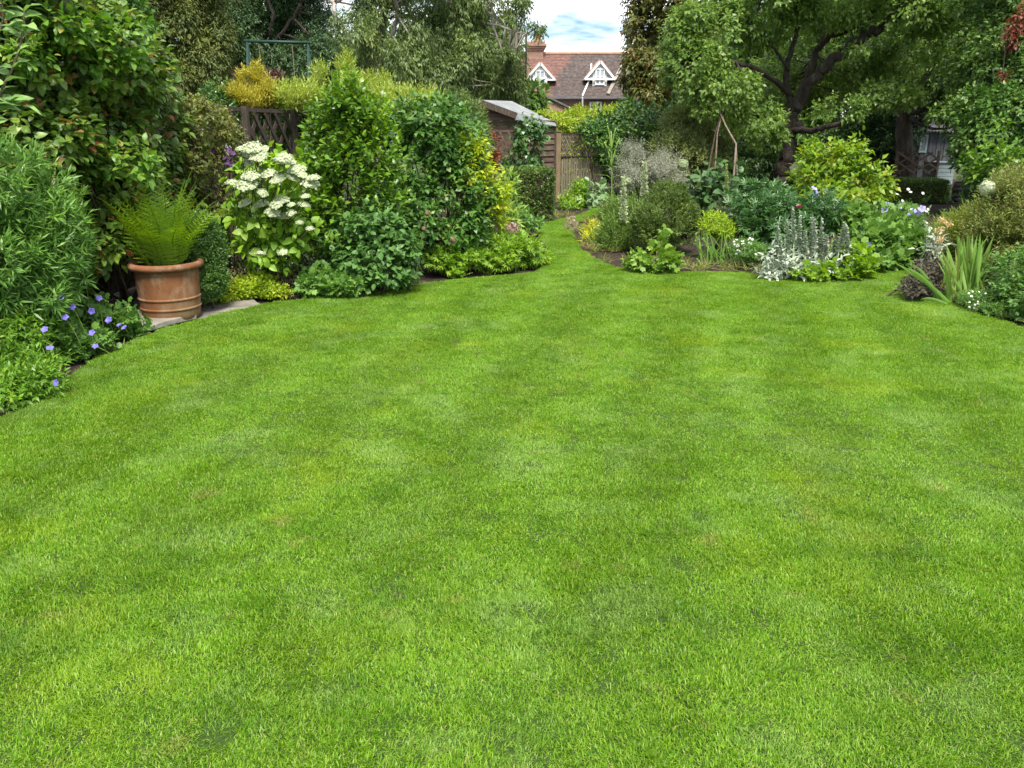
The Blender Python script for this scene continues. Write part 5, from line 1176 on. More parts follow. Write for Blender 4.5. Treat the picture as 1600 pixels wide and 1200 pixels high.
box_hedge('yew_hedge', 'low clipped hedge in shade behind the apple trunk', 1075, 1290, 276, 21.8, .8, G_YEW, .055, 205, .8)
box_hedge('privet_hedge', 'long yellow green hedge in front of the brick house', 838, 1110, 178, 30, 1.2, G_HEDGE, .13, 207, .9, 0, .16, fuzz=.9)
bush('sunlit_hedge_shrub', 'yellow green shrubby growth above the garden gate', 'shrub', [B(905, 192, 42, 14, 24, .7), B(935, 180, 30, 14, 25, .6), B(880, 195, 24, 14, 23, .5), B(960, 185, 30, 18, 25, .6)], G_HEDGE, .12, .5, 'mid', 5, 1.3, .5, 60, 209, 6, .36, .4, .3, stems=8, base=(3.0, 24.4, 0))
bush('laurel', 'dark glossy laurel right of the garden gate', 'shrub', [B(985, 215, 40, 46, 21, .9), B(1030, 205, 36, 40, 21.5, .8), B(955, 240, 26, 40, 20.6, .6), B(1000, 260, 50, 30, 20.8, .8), B(1045, 240, 30, 40, 21.4, .7), B(945, 205, 26, 22, 21, .5)], G_LAUREL, .15, .48, 'mid', 5, 1.5, .5, 80, 211, 7, .33, .4, .35, odd=0)
bush('gate_climber', 'green climber spilling over the right end of the gate lattice', 'climber', [B(930, 215, 18, 20, 18.6, .2), B(922, 200, 22, 10, 18.6, .2), B(945, 225, 16, 30, 18.7, .25)], G_DARK, .09, .6, 'mid', 4, 1.3, .3, 40, 213, 5, droop=.5)
bush('grey_green_shrub', 'airy grey green shrub behind the pale flower spikes', 'shrub', [B(1075, 205, 40, 34, 19, .7), B(1055, 240, 44, 36, 18.4, .7), B(1110, 230, 34, 44, 19, .6), B(1085, 260, 40, 30, 18, .6), B(1060, 190, 20, 20, 19.5, .4)], LM("grey_olive_leaf", (.06, .085, .04), (.11, .145, .07), (.18, .21, .11), .25, .55), .09, .3, 'small', 7, 1.35, .6, 0, 215, 7, .34, .42, .4, ang=.8, ln=2.2)
bush('shade_shrub', 'very dark evergreen shrub in shade left of the apple trunk', 'shrub', [B(1165, 245, 50, 40, 21, .8), B(1120, 260, 44, 34, 20.6, .7), B(1200, 260, 30, 34, 21.3, .6), B(1175, 215, 40, 26, 21.5, .7)], G_LAUREL, .12, .45, 'small', 5, 1.4, .4, 0, 217, 6, droop=.5)
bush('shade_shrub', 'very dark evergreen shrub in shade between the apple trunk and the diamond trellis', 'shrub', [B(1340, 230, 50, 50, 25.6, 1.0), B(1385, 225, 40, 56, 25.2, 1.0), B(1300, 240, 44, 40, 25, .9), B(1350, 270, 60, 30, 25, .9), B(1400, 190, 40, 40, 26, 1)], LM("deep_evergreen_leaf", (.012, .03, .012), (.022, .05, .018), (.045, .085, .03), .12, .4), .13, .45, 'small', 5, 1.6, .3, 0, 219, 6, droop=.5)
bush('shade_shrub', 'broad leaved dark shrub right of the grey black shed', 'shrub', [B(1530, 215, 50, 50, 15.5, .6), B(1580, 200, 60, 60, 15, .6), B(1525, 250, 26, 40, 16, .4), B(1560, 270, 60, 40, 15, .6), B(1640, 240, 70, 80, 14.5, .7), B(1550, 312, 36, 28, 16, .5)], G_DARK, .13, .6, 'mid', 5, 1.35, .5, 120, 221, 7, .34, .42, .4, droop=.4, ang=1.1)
bush('leafy_sapling', 'light green young shoots with paired leaves in front of the dark shrub at right', 'shrub', [B(1560, 240, 34, 24, 13.0, .3), B(1590, 255, 40, 26, 12.6, .3), B(1530, 262, 28, 16, 13.2, .3), B(1548, 215, 12, 20, 13.1, .15), B(1640, 260, 50, 40, 12.5, .4)], G_PHIL, .13, .5, 'mid', 6, 1.0, 1.0, 80, 223, 5, .36, .5, .4, ang=1.2, droop=.2, pairs=True, ln=2, stems=9)
bush('ivy', 'dark glossy ivy climbing the corner of the brown shed', 'climber', [B(825, 225, 22, 34, 16.4, .28), B(838, 205, 16, 18, 16.6, .22), B(815, 250, 28, 20, 16.2, .25), B(800, 255, 20, 14, 16, .2)], G_IVY, .11, .85, 'mid', 4, 1.5, .2, 120, 225, 6, droop=.7, ang=1.2)
bush('copper_shrub', 'small copper purple leaved shrub behind the golden shrub', 'shrub', [B(764, 235, 12, 26, 15.6, .2), B(770, 255, 12, 18, 15.4, .2), B(758, 215, 8, 14, 15.6, .15)], G_COPPER, .09, .55, 'small', 5, 1.4, .5, 0, 227, 4)
bush('feathery_willow', 'feathery grey green shrub beside the left eave of the shed roof', 'shrub', [B(735, 195, 26, 32, 14.5, .4), B(752, 225, 16, 30, 14.2, .3), B(720, 170, 24, 20, 14.8, .4)], G_EUC, .075, .25, 'small', 7, 1.4, .7, 0, 229, 6, ang=.7, ln=2)
bush('foxglove_leaves', 'green shrubby clump growing against foot of the garden gate', 'perennial', [B(900, 308, 18, 18, 17.4, .25), B(892, 318, 20, 10, 17.0, .25), B(905, 292, 8, 12, 17.6, .12)], G_LIME, .1, .4, 'mid', 6, 1.5, .9, 40, 231, 4)
bush('hosta', 'blue green hosta with broad leaves at right foot of the garden gate', 'perennial', [B(928, 300, 14, 10, 17.6, .22), B(925, 310, 18, 8, 17.3, .22)], G_HOSTA, .2, .7, 'oval', 4, 1.4, .8, 40, 233, 2, droop=.3, stems=3)
# ------------------------------------------------------------------ beyond the left fence
bush('golden_conifer', 'bright golden yellow conifer rising over the lattice fence', 'shrub', [B(385, 152, 40, 14, 13.0, .4), B(402, 122, 9, 24, 13.0, .12), B(380, 128, 7, 16, 13.1, .1), B(418, 132, 7, 16, 12.9, .1), B(365, 152, 24, 14, 13.0, .3), B(425, 150, 26, 14, 13.2, .3), B(388, 112, 6, 10, 13, .08)], G_GOLDCON, .075, .22, 'small', 7, 1.5, 1.0, 0, 241, 7, .3, .42, .35, ang=.7, droop=0, ln=2)
bush('purple_smoke_bush', 'dark purple leaved shrub behind the golden yellow conifer', 'shrub', [B(362, 122, 16, 18, 18, .4), B(428, 126, 18, 14, 18, .4), B(345, 120, 12, 20, 18.5, .3)], LM("dark_purple_leaf", (.03, .014, .02), (.055, .025, .035), (.09, .045, .05), .2, .5), .085, .6, 'small', 5, 1.6, .6, 0, 243, 5)
bush('pale_willow_shrub', 'pale green feathery shrub with upright shoots behind the tall green shrub', 'shrub', [B(480, 150, 40, 18, 13.5, .5), B(525, 143, 44, 22, 13.8, .6), B(560, 140, 30, 24, 14, .5), B(455, 150, 30, 18, 13.2, .4), B(500, 112, 12, 16, 13.6, .2), B(540, 100, 14, 18, 14, .2), B(590, 150, 30, 28, 14, .4), B(615, 160, 34, 24, 13.6, .4), B(660, 160, 40, 20, 13, .4)], LM("pale_feathery_leaf", (.12, .17, .045), (.19, .25, .07), (.28, .34, .1), .3, .5), .075, .25, 'small', 7, 1.1, 1.2, 0, 245, 9, .34, .5, .55, ang=.7, droop=0, ln=2.6)
bush('dark_backing_shrub', 'dark shrub mass behind the lattice fence under the golden conifer', 'shrub', [B(420, 205, 60, 40, 13.6, .5), B(480, 200, 50, 44, 14, .6), B(350, 180, 50, 40, 13, .5)], G_LAUREL, .085, .5, 'small', 5, 1.3, .4, 0, 247, 5)
bush('backing_shrub', 'dark leafy shrub in shade directly behind the hydrangea', 'shrub', [B(395, 345, 40, 60, 9.2, .3), B(450, 340, 40, 60, 9.6, .3), B(420, 400, 50, 40, 9.0, .3), B(480, 380, 26, 50, 9.2, .3), B(350, 380, 26, 50, 8.8, .25)], G_LAUREL, .07, .5, 'small', 5, 1.4, .4, 0, 249, 5)
bush('backing_shrub', 'tall leafy shrub far left behind the climbing shrub', 'shrub', [B(60, 20, 110, 70, 10.5, .8), B(160, 60, 80, 70, 10.8, .8), B(100, 140, 110, 90, 10.5, .8), B(-80, 60, 90, 120, 10, .8), B(220, 150, 50, 90, 10.8, .6)], G_DARK, .11, .55, 'small', 5, 1.5, .4, 0, 250, 6, droop=.4)
# ------------------------------------------------------------------ right bed
def spike(name, label, px, py0, py1, Y, r, mat, seed, cat='flower spike', taper=.5, n=420, lean=(0, 0), fs=1.0, leafy=None):
    rg = np.random.default_rng(seed); t = at(px + lean[0], py0, Y); q = at(px, py1, Y); g = np.array([q[0], Y + rg.normal() * .02, 0]); e = empty(name, label, cat, g.tolist()); m_ = r * mpp(py0, Y)
    stalks(e, g, [(g, t)], max(.004, m_ * .25), G_STEM, 'stem'); u = rg.random(n); p = q + (t - q) * u[:, None]; a = rg.random(n) * 6.28; rr = m_ * (1 - taper * u)
    d = np.stack([np.cos(a), np.sin(a), .35 + .3 * rg.random(n)], 1); p = p + d * rr[:, None] * .45
    place_leaves(e, g, (p, nrm(d), rg.normal(size=(n, 3)) * .6 + [0, 0, 1], rr * .95 * fs * (.7 + .6 * rg.random(n)), rg.random(n) * .9), tpl_leaf(.75, .2, .1, 'mid'), mat, 0, rg, bulk_name='florets')
    return e
spike('white_flower_spike', 'tallest left white flower spike at the corner of the right bed', 974, 277, 350, 11.0, 6.2, P_CREAM, 251)
spike('white_flower_spike', 'white flower spike behind the round feathery bush', 1007, 254, 308, 14.0, 5.6, P_CREAM, 253)
spike('white_flower_spike', 'slender yellow green flower spike left of the bare branch tripod', 1135, 257, 312, 13.6, 3.6, LM("yellowish_floret", (.25, .3, .08), (.36, .4, .13), (.5, .52, .2), .3, .6), 255)
ball_head('allium_seed_head', 'round green allium seed head above the round feathery bush', 1067, 258, 9, 13.6, (at(1070, 300, 13.6)[0], 13.6, 0), P_ALLIUM, 257, 130, .28)
ball_head('allium_seed_head', 'small green allium seed head just right of the left white spike', 981, 284, 6.5, 13.2, (at(982, 330, 13.2)[0], 13.2, 0), P_ALLIUM, 259, 110, .3)
ball_head('allium_seed_head', 'large pale green allium head on a long stem at right', 1543, 294, 11.5, 8.4, (at(1562, 400, 8.4)[0], 8.4, 0), P_PALEALLIUM, 261, 170, .26, .006)
ball_head('allium_seed_head', 'spidery faded pink allium head leaning over the grass path', 892, 349, 13, 12.3, gnd(935, 392), P_PINK, 263, 40, .2, spiky=True)
def teasel():
    rg = np.random.default_rng(265); Y = 14.6; g = np.array([at(957, 300, Y)[0], Y, 0]); e = empty('teasel', 'tall branching teasel with paired pointed leaves beside the garden gate', 'wild plant', g.tolist())
    pr = [(g, at(955, 205, Y)), (at(956, 262, Y), at(944, 222, Y)), (at(956, 258, Y), at(968, 216, Y)), (at(955, 236, Y), at(949, 196, Y)), (at(955, 236, Y), at(962, 200, Y))]; stalks(e, g, pr, .014, G_STEM, 'stem')
    V, T = tpl_leaf(.22, .2, .3, 'mid', .3); pos = []; D = []
    for py in (330, 312, 296, 280, 264, 248, 234):
        for s in (-1, 1): pos.append(at(956, py, Y)); D.append((s, -.3 + .3 * rg.normal(), .55))
    pos = np.array(pos); D = nrm(np.array(D)); S = np.linspace(.55, .2, 14)
    place_leaves(e, g, (pos, D, np.tile([0, 0, 1.], (14, 1)) - D * .3, S, rg.random(14) * .9), (V, T), G_MOLE, 14, rg)
teasel()
def sword(name, label, base_px, Y, blades, mat, seed, cat='perennial', wd=.03, pname='leaf'):
    """separate arching blades; blades: (tip px, tip py, droop, dead)"""
    rg = np.random.default_rng(seed); g = gnd(*base_px) if Y is None else np.array([at(base_px[0], base_px[1], Y)[0], Y, 0]); e = empty(name, label, cat, g.tolist())
    for tx, ty, dr, dead, ox in blades:
        Yt = g[1] + rg.normal() * .12; t = at(tx, ty, Yt); s = g + np.array([ox + rg.normal() * .015, rg.normal() * .05, 0]); L = np.linalg.norm(t - s)
        mid = s * .4 + t * .6 + np.array([0, 0, dr * L]); u = np.linspace(0, 1, 9)[:, None]; P = (1-u)**2 * s + 2*u*(1-u) * mid + u*u * t
        tg = np.gradient(P, axis=0); sd = np.cross(tg, np.array([.3 * rg.normal(), 1.0, .2])); sd = nrm(sd); w = wd * (.75 + .5 * rg.random()) * np.minimum(1, (1.02 - u) * 3.2) * .5
        nn = nrm(np.cross(tg, sd)); V = np.stack([P - sd * w, P + nn * w * .35, P + sd * w], 1).reshape(-1, 3); T = []
        for i in range(8):
            for k in range(2): a = 3*i + k; T += [(a, a+1, a+4), (a, a+4, a+3)]
        link(pname, trimesh(pname, V - g, np.array(T), np.full(len(V), .96 if dead else .1 + .7 * rg.random()), mat, True), e)
    return e
rg0 = np.random.default_rng(300)
sword('iris', 'upright fan of green iris blades before the feathery bush at right', (1515, 460), None, [(1495 + 62 * rg0.random(), 362 + 50 * rg0.random(), .02, rg0.random() < .12, (rg0.random() - .5) * .26) for _ in range(44)], G_IRIS, 301, wd=.024)
sword('iris', 'yellowing iris fan with straw coloured outer leaves right of the purple sage', (1490, 470), None, [(1462 + 45 * rg0.random(), 375 + 45 * rg0.random(), .02, rg0.random() < .7, (rg0.random() - .5) * .2) for _ in range(26)], G_IRIS, 303, wd=.022)
sword('iris', 'flopped green iris leaves lying over the purple sage onto the lawn', (1478, 474), None, [(1400, 412, .12, 0, 0), (1412, 418, .12, 0, .02), (1420, 425, .1, 0, .03), (1428, 414, .14, 0, .0), (1438, 468, .22, 1, .0), (1440, 430, .1, 0, 0)], G_IRIS, 305, wd=.034)
sword('dry_grass', 'straw coloured dead leaves lying on soil at the foot of the iris', (1500, 460), None, [(1500 + 60 * (rg0.random() - .5), 462 + 20 * rg0.random(), .06, 1, (rg0.random() - .5) * .3) for _ in range(26)], G_IRIS, 307, wd=.016)
dry_heads('faded straw iris flower stems standing above the purple sage', [(1472, 345, 8.3), (1468, 360, 8.3), (1482, 350, 8.35), (1470, 375, 8.3)], 309, .045, 6, P_PEACH, 'faded_flower_stems', .03)
bush('purple_sage', 'dark purple grey sage spreading onto the lawn left of the iris', 'herb', [B(1442, 442, 26, 15, 7.8, .22), B(1458, 418, 18, 15, 7.95, .22), B(1428, 452, 16, 8, 7.7, .14)], G_SAGE, .065, .42, 'mid', 6, 1.5, .7, 160, 311, 5, droop=.2, ang=1.0)
bush('round_feathery_bush', 'rounded fine leaved olive green bush near corner of the right bed', 'shrub', [B(1040, 345, 44, 48, 10.8, .42), B(1012, 350, 24, 34, 10.6, .3), B(1068, 340, 22, 34, 10.9, .3), B(1045, 310, 30, 24, 10.9, .35)], G_HEBE, .042, .3, 'small', 7, 1.7, .9, 0, 313, 8, .26, .36, .2, ang=.7, droop=0, stems=14)
sword('chives', 'fine upright green stems at the front of the round feathery bush', (1018, 392), None, [(992 + 42 * rg0.random(), 335 + 25 * rg0.random(), .02, 0, (rg0.random() - .5) * .5) for _ in range(46)], G_IRIS, 315, wd=.009, pname='stem')
bush('feathery_clump', 'loose green feathery clump below the left white flower spike', 'perennial', [B(965, 370, 30, 32, 11.2, .35), B(945, 375, 20, 26, 11.4, .3), B(990, 335, 18, 22, 12.2, .3), B(955, 338, 16, 28, 12.4, .3)], LM("feathery_green_leaf", (.05, .09, .03), (.09, .155, .05), (.15, .22, .075), .3, .5), .07, .22, 'small', 7, 1.4, 1.1, 0, 317, 6, .36, .5, .3, ang=.6, droop=0, ln=2.2, stem_mat=G_STEM, stem_r=.004)
bush('yellow_fern_plant', 'small yellow green plant at the path edge of the right bed', 'perennial', [B(924, 362, 9, 16, 12.2, .14), B(918, 378, 11, 10, 11.9, .14)], G_GOLD, .1, .25, 'mid', 6, 1.3, 1.2, 40, 319, 3, droop=0)
bush('lobed_leaf_plant', 'low plant with rounded lobed green leaves at front of the right bed', 'perennial', [B(1020, 406, 28, 14, 9.3, .25), B(1000, 410, 18, 11, 9.3, .18), B(1042, 408, 16, 11, 9.3, .18), B(1036, 380, 7, 16, 9.5, .08)], LM("lobed_leaf", (.06, .12, .028), (.105, .19, .04), (.17, .26, .06), .3, .45), .095, .8, 'lobed', 4, 1.5, .7, 120, 321, 4, droop=.25)
bush('golden_spurge', 'acid yellow green spurge right of the round feathery bush', 'perennial', [B(1115, 352, 24, 16, 10.4, .25), B(1128, 362, 18, 12, 10.3, .2), B(1104, 345, 12, 10, 10.5, .15)], LM("acid_leaf", (.1, .175, .015), (.165, .25, .02), (.25, .33, .035), .35, .5), .055, .35, 'mid', 6, 1.3, .9, 80, 323, 7, .4, .5, .5)
sword('arching_stems', 'thin arching green stems below the acid yellow spurge', (1120, 412), None, [(1085 + 60 * rg0.random(), 358 + 35 * rg0.random(), .06, rg0.random() < .2, (rg0.random() - .5) * .4) for _ in range(34)], G_IRIS, 325, wd=.012, pname='stem')
dry_heads('hazy tan seed sprays above the acid yellow spurge', [(1132, 322, 11.2), (1140, 330, 11.2), (1125, 332, 11.1)], 327, .12, 14)
def daisies(label, lobes, fl, seed, r=.016):
    c = np.mean([l[0] for l in lobes], 0); b = np.array([c[0], c[1], 0]); e = bush('white_daisy_plant', label, 'flowering plant', lobes, G_GERAN, .03, .3, 'small', 6, 1.2, .9, 0, seed, 4, .4, .5, .3, stems=8, stem_mat=G_STEM, stem_r=.003, base=b)
    rg = np.random.default_rng(seed + 1); ms = [petal_flower('flower', 6, r, P_WHITE, rg, .1, .8) for _ in range(2)]; flowers(e, b, ms, [at(*p) for p in fl], rg)
daisies('tiny white flowers in wispy growth left of the silver spikes', [B(1160, 390, 22, 16, 9.7, .22), B(1180, 395, 16, 14, 9.6, .18)], [(1145 + 35 * rg0.random(), 372 + 28 * rg0.random(), 9.55) for _ in range(30)], 329)
daisies('tiny white daisies on wispy stems at lower right bed edge', [B(1535, 475, 28, 20, 7.25, .22), B(1560, 490, 24, 16, 7.0, .2), B(1515, 468, 16, 10, 7.4, .15)], [(1510 + 60 * rg0.random(), 455 + 42 * rg0.random(), 7.1) for _ in range(46)], 331, .011)
bush('grey_seed_haze', 'hazy grey green seed heads between the teasel and the allium', 'ornamental grass', [B(1000, 262, 34, 26, 15, .5), B(1035, 255, 30, 24, 15, .5), B(985, 240, 22, 20, 15.4, .4), B(1050, 280, 24, 26, 14.6, .4), B(975, 275, 20, 26, 14.8, .4)], G_GREYGRASS, .05, .22, 'small', 8, .45, .9, 0, 333, 6, .36, .75, .45, ang=1.3, ln=3.2, stems=30, stem_mat=G_STEM, stem_r=.005)
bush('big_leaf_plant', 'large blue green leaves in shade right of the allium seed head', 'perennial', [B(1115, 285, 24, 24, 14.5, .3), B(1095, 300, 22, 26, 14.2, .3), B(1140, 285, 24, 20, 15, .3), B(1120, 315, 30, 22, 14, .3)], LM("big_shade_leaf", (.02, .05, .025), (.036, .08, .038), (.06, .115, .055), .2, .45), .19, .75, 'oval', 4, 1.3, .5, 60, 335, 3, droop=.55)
bush('peony', 'dark glossy divided leaf peony clump behind the silver spikes', 'perennial', [B(1200, 345, 44, 34, 10.4, .4), B(1165, 335, 30, 34, 10.6, .35), B(1240, 330, 40, 30, 10.5, .4), B(1185, 310, 40, 22, 11, .4), B(1275, 335, 34, 34, 10.3, .35), B(1215, 375, 40, 26, 9.9, .3)], G_PEONY, .12, .6, 'palm', 4, 1.5, .8, 220, 337, 6, .35, .42, .3, droop=.3, ang=1.1, stem_mat=G_STEM)
def bloom(name, label, px, py, Y, r, mat, seed, n=26, gx=None, cat='flower'):
    rg = np.random.default_rng(seed); c = at(px, py, Y); b = np.array([c[0] + rg.normal() * .05, Y, 0]); e = empty(name, label, cat, b.tolist()); m = MB(); V, T = tpl_leaf(.9, .3, -.35, 'mid', .6); R = r * mpp(py, Y)
    for i in range(n):
        u = i / n; a = i * 2.4; d = np.array([math.cos(a) * (.2 + u), math.sin(a) * (.2 + u), 1.1 - u]); Rm = frames(nrm(d)[None], np.array([[-math.cos(a), -math.sin(a), .5]]))[0]
        m.add(c - b + (V * R * (.7 + .35 * u)) @ Rm.T, T, .15 + .7 * rg.random())
    m.build('petals', mat, e); stalks(e, b, [(b, c)], .006, G_STEM, 'stem')
bloom('peony_flower', 'crimson peony bloom above the silver spikes', 1249, 325, 9.9, 5.5, P_RED, 341)
bloom('rose_bloom', 'peach yellow bloom in dark leaves left of the apple trunk', 1183, 300, 11.6, 5, P_PEACH, 343)
bush('golden_leaf_shrub', 'broad shrub with yellow and lime leaves right of the apple trunk', 'shrub', [B(1300, 270, 44, 40, 13.2, .5), B(1340, 285, 44, 36, 13, .5), B(1265, 275, 26, 36, 13.3, .35), B(1320, 240, 26, 24, 13.5, .35), B(1300, 310, 50, 20, 12.6, .4), B(1365, 300, 24, 26, 13, .3), B(1345, 315, 34, 18, 12.6, .35)],
     LM("yellow_lime_leaf", (.06, .125, .018), (.1, .18, .024), (.165, .25, .03), .35, .42, odd=(.3, .31, .03)), .12, .62, 'mid', 5, 1.35, .5, 200, 345, 7, .36, .5, .4, odd=.15, droop=.4, ang=1.1, stems=12)
bush('upright_shoot', 'single tall shoot with paired oval leaves above the yellow lime shrub', 'shrub', [B(1345, 240, 5, 16, 13, .08), B(1352, 222, 7, 10, 13, .08), B(1340, 258, 6, 12, 13, .08)], G_PHIL, .14, .5, 'oval', 4, .9, .9, 20, 347, 0, clump=0, stems=2, ang=1.3)
bush('spindle_shrub', 'slender bright green shrub hugging right side of the apple trunk', 'shrub', [B(1263, 255, 14, 32, 17, .35), B(1262, 285, 18, 18, 16.5, .35)], G_LIME, .085, .4, 'mid', 6, 1.4, .8, 60, 349, 5)
def silver_plant():
    rg = np.random.default_rng(351); 
    e = bush('lambs_ear', 'silver woolly leaved clump with pale grey flower spikes at the lawn edge', 'perennial', [B(1215, 410, 26, 20, 8.95, .2), B(1240, 408, 28, 17, 9.1, .22), B(1285, 410, 30, 16, 9.1, .22), B(1310, 405, 26, 20, 9.0, .2), B(1205, 425, 20, 8, 8.85, .12), B(1260, 418, 40, 14, 8.85, .18)], G_SILVER, .085, .36, 'oval', 5, .8, .9, 220, 351, 5, .36, .5, .35, droop=.35, ang=1.1, ln=1.6, stem_mat=G_SILVER, stem_r=.006)
    b = np.array(e.location)
    for px, t, q, ln in ((1216, 350, 415, 0), (1240, 325, 400, -1), (1248, 340, 405, 2), (1231, 345, 405, -2), (1268, 342, 410, 0), (1283, 344, 410, 1), (1273, 341, 408, -1), (1310, 348, 412, 10), (1325, 352, 405, -3), (1258, 362, 415, 0), (1290, 368, 415, 2), (1300, 375, 418, 5), (1222, 372, 420, -4), (1280, 372, 415, -3)):
        Y = 8.95 + rg.normal() * .08; a, c = at(px - ln * .3, q, Y), at(px + ln, t, Y); g = np.array([a[0], Y, 0]); m = MB(); m.tube([g - b, a - b, c - b], [.009, .008, .004], 6); m.build('stem', G_SILVER, e, True)
        n = 240; u = np.round((rg.random(n)) * 11) / 11; u = u + rg.normal(size=n) * .022; p = a + (c - a) * (.3 + .7 * u)[:, None]; an = rg.random(n) * 6.28; d = np.stack([np.cos(an), np.sin(an), .5 + 0 * an], 1); r_ = .04 * (1.1 - .6 * u)
        V, T = tpl_leaf(.7, .2, .1, 'mid'); R = frames(nrm(d), rg.normal(size=(n, 3)) * .4 + [0, 0, 1]); VV = (p - b)[:, None] + (r_ * (.8 + .5 * rg.random(n)))[:, None, None] * np.einsum('nij,vj->nvi', R, V)
        link('flower_spike', trimesh('flower_spike', VV.reshape(-1, 3), ((np.arange(n) * len(V))[:, None, None] + T[None]).reshape(-1, 3), np.repeat(rg.random(n) * .9, len(V)), G_SILVER, True), e)
silver_plant()
bush('lady_mantle', 'low rounded pleated leaves at lawn edge right of the silver spikes', 'ground cover', [B(1330, 405, 28, 20, 9.0, .25), B(1345, 415, 24, 14, 8.9, .2), B(1275, 428, 40, 8, 8.75, .14), B(1310, 425, 30, 10, 8.8, .15)], G_LIME, .085, .85, 'lobed', 4, 1.5, .9, 160, 353, 4, droop=.2)
cranesbill('spreading cranesbill mound with lobed leaves between silver spikes and purple sage', [B(1370, 380, 44, 34, 9.8, .35), B(1410, 385, 34, 26, 9.7, .3), B(1350, 350, 34, 28, 10.2, .3), B(1395, 350, 34, 26, 10.4, .3), B(1430, 385, 20, 22, 9.6, .25), B(1380, 405, 50, 10, 9.4, .2)], [(1358, 382, 9.4), (1420, 335, 10.2), (1352, 378, 9.4)], 355, 220, LM("cranesbill_green", (.05, .11, .035), (.085, .17, .05), (.14, .24, .075), .3, .48), .105)
def bellflowers(label, pts, Y, seed, rr=.05):
    rg = np.random.default_rng(seed); c = np.mean([at(*p, Y) for p in pts], 0); b = np.array([c[0], Y, 0]); e = empty('bellflower', label, 'flowering plant', b.tolist()); ms = [petal_flower('flower', 5, rr, P_LILAC, rg, .5) for _ in range(3)]
    P = [at(*p, Y + rg.normal() * .05) for p in pts]; flowers(e, b, ms, P, rg); stalks(e, b, [(np.array([p[0] + rg.normal() * .04, p[1] + .05, .05]), p) for p in P], .005, G_STEM, 'stem')
bellflowers('lilac bellflower spire above the crimson peony bloom', [(1271, 296), (1273, 303), (1275, 310), (1270, 308), (1277, 306), (1265, 317), (1262, 315), (1269, 316)], 11.4, 361)
bellflowers('lilac bellflowers in front of the right clipped hedge', [(1424, 333), (1430, 336), (1436, 329), (1440, 327), (1421, 340), (1427, 330), (1434, 334), (1405, 322), (1385, 320), (1383, 328)], 10.8, 363)
daisies('white starry flowers among lilac bellflowers before the right clipped hedge', [B(1415, 330, 18, 14, 11.2, .2), B(1435, 345, 14, 12, 11, .2)], [(1400 + 50 * rg0.random(), 295 + 55 * rg0.random(), 11) for _ in range(14)], 365, .022)
spike('silver_spike', 'silver grey flower spike left of the straw iris stems', 1449, 352, 395, 8.6, 4.6, G_SILVER, 367, n=150, lean=(-2, 0))
bush('small_silver_clump', 'wisp of silver leaves at the back of the purple sage', 'perennial', [B(1455, 390, 14, 22, 8.5, .16)], G_SILVER, .085, .34, 'mid', 5, 1.0, .9, 30, 369, 3, clump=.5)
bush('brown_feathery_shrub', 'tall feathery olive brown shrub at the right edge', 'shrub', [B(1570, 340, 44, 60, 8.4, .45), B(1600, 310, 60, 50, 8.6, .5), B(1545, 385, 36, 50, 8.2, .4), B(1610, 400, 60, 60, 8.0, .5), B(1580, 300, 30, 30, 8.6, .3), B(1660, 350, 60, 90, 8.3, .5)], G_FEATHER, .05, .28, 'small', 8, 1.45, .8, 0, 371, 8, .28, .45, .35, odd=.1, ang=.8, ln=2.4, stems=16)
bush('edge_leaf_shrub', 'bushy mid green shrub at the lawn edge in the right corner', 'shrub', [B(1590, 430, 36, 36, 7.3, .35), B(1605, 470, 40, 34, 6.9, .35), B(1640, 440, 50, 60, 7.0, .4), B(1578, 485, 20, 16, 6.9, .2)], G_GERAN, .055, .5, 'mid', 6, 1.5, .7, 120, 373, 6, .34, .42, .3)
bush('rough_grass', 'wispy green and tan growth behind the iris fan', 'ornamental grass', [B(1490, 370, 30, 30, 9.4, .35), B(1520, 360, 26, 30, 9.3, .35), B(1500, 385, 20, 20, 9.3, .3)], G_OLIVE, .07, .1, 'small', 7, 1.3, 1.5, 0, 375, 5, .4, .5, .3, ang=.5, ln=3, stems=0)
def wl(x, y, z, rx, ry, rz): return (np.array([x, y, z], float), np.array([rx, ry, rz], float))
bush('border_shrub', 'leafy green shrub beyond the left edge of the view by the fence', 'shrub', [wl(-3.55, 3.7, .6, .5, .5, .6), wl(-3.6, 4.5, .8, .5, .5, .7)], G_DARK, .08, .55, 'mid', 5, 1.5, .6, 0, 501, 5)
bush('border_shrub', 'lime leaved low shrub beyond the left edge of the view', 'shrub', [wl(-3.3, 2.6, .3, .4, .5, .35), wl(-3.0, 3.3, .2, .35, .4, .25)], G_LIME, .06, .5, 'mid', 5, 1.6, .7, 0, 503, 5)
bush('border_shrub', 'dense green shrub beyond the right edge of the view', 'shrub', [wl(5.8, 5.7, .6, .6, .6, .65), wl(6.3, 7.0, .9, .7, .7, .9), wl(7.2, 8.6, 1.2, .9, .9, 1.2)], G_GERAN, .07, .5, 'mid', 5, 1.4, .6, 0, 505, 5)
bush('border_shrub', 'tall dark shrub beyond the right edge of the view', 'shrub', [wl(8.4, 10.0, 1.6, 1.0, 1.0, 1.6), wl(8.2, 6.5, 1.4, 1.0, 1.2, 1.4)], G_DARK, .11, .55, 'small', 5, 1.4, .4, 0, 507, 5)
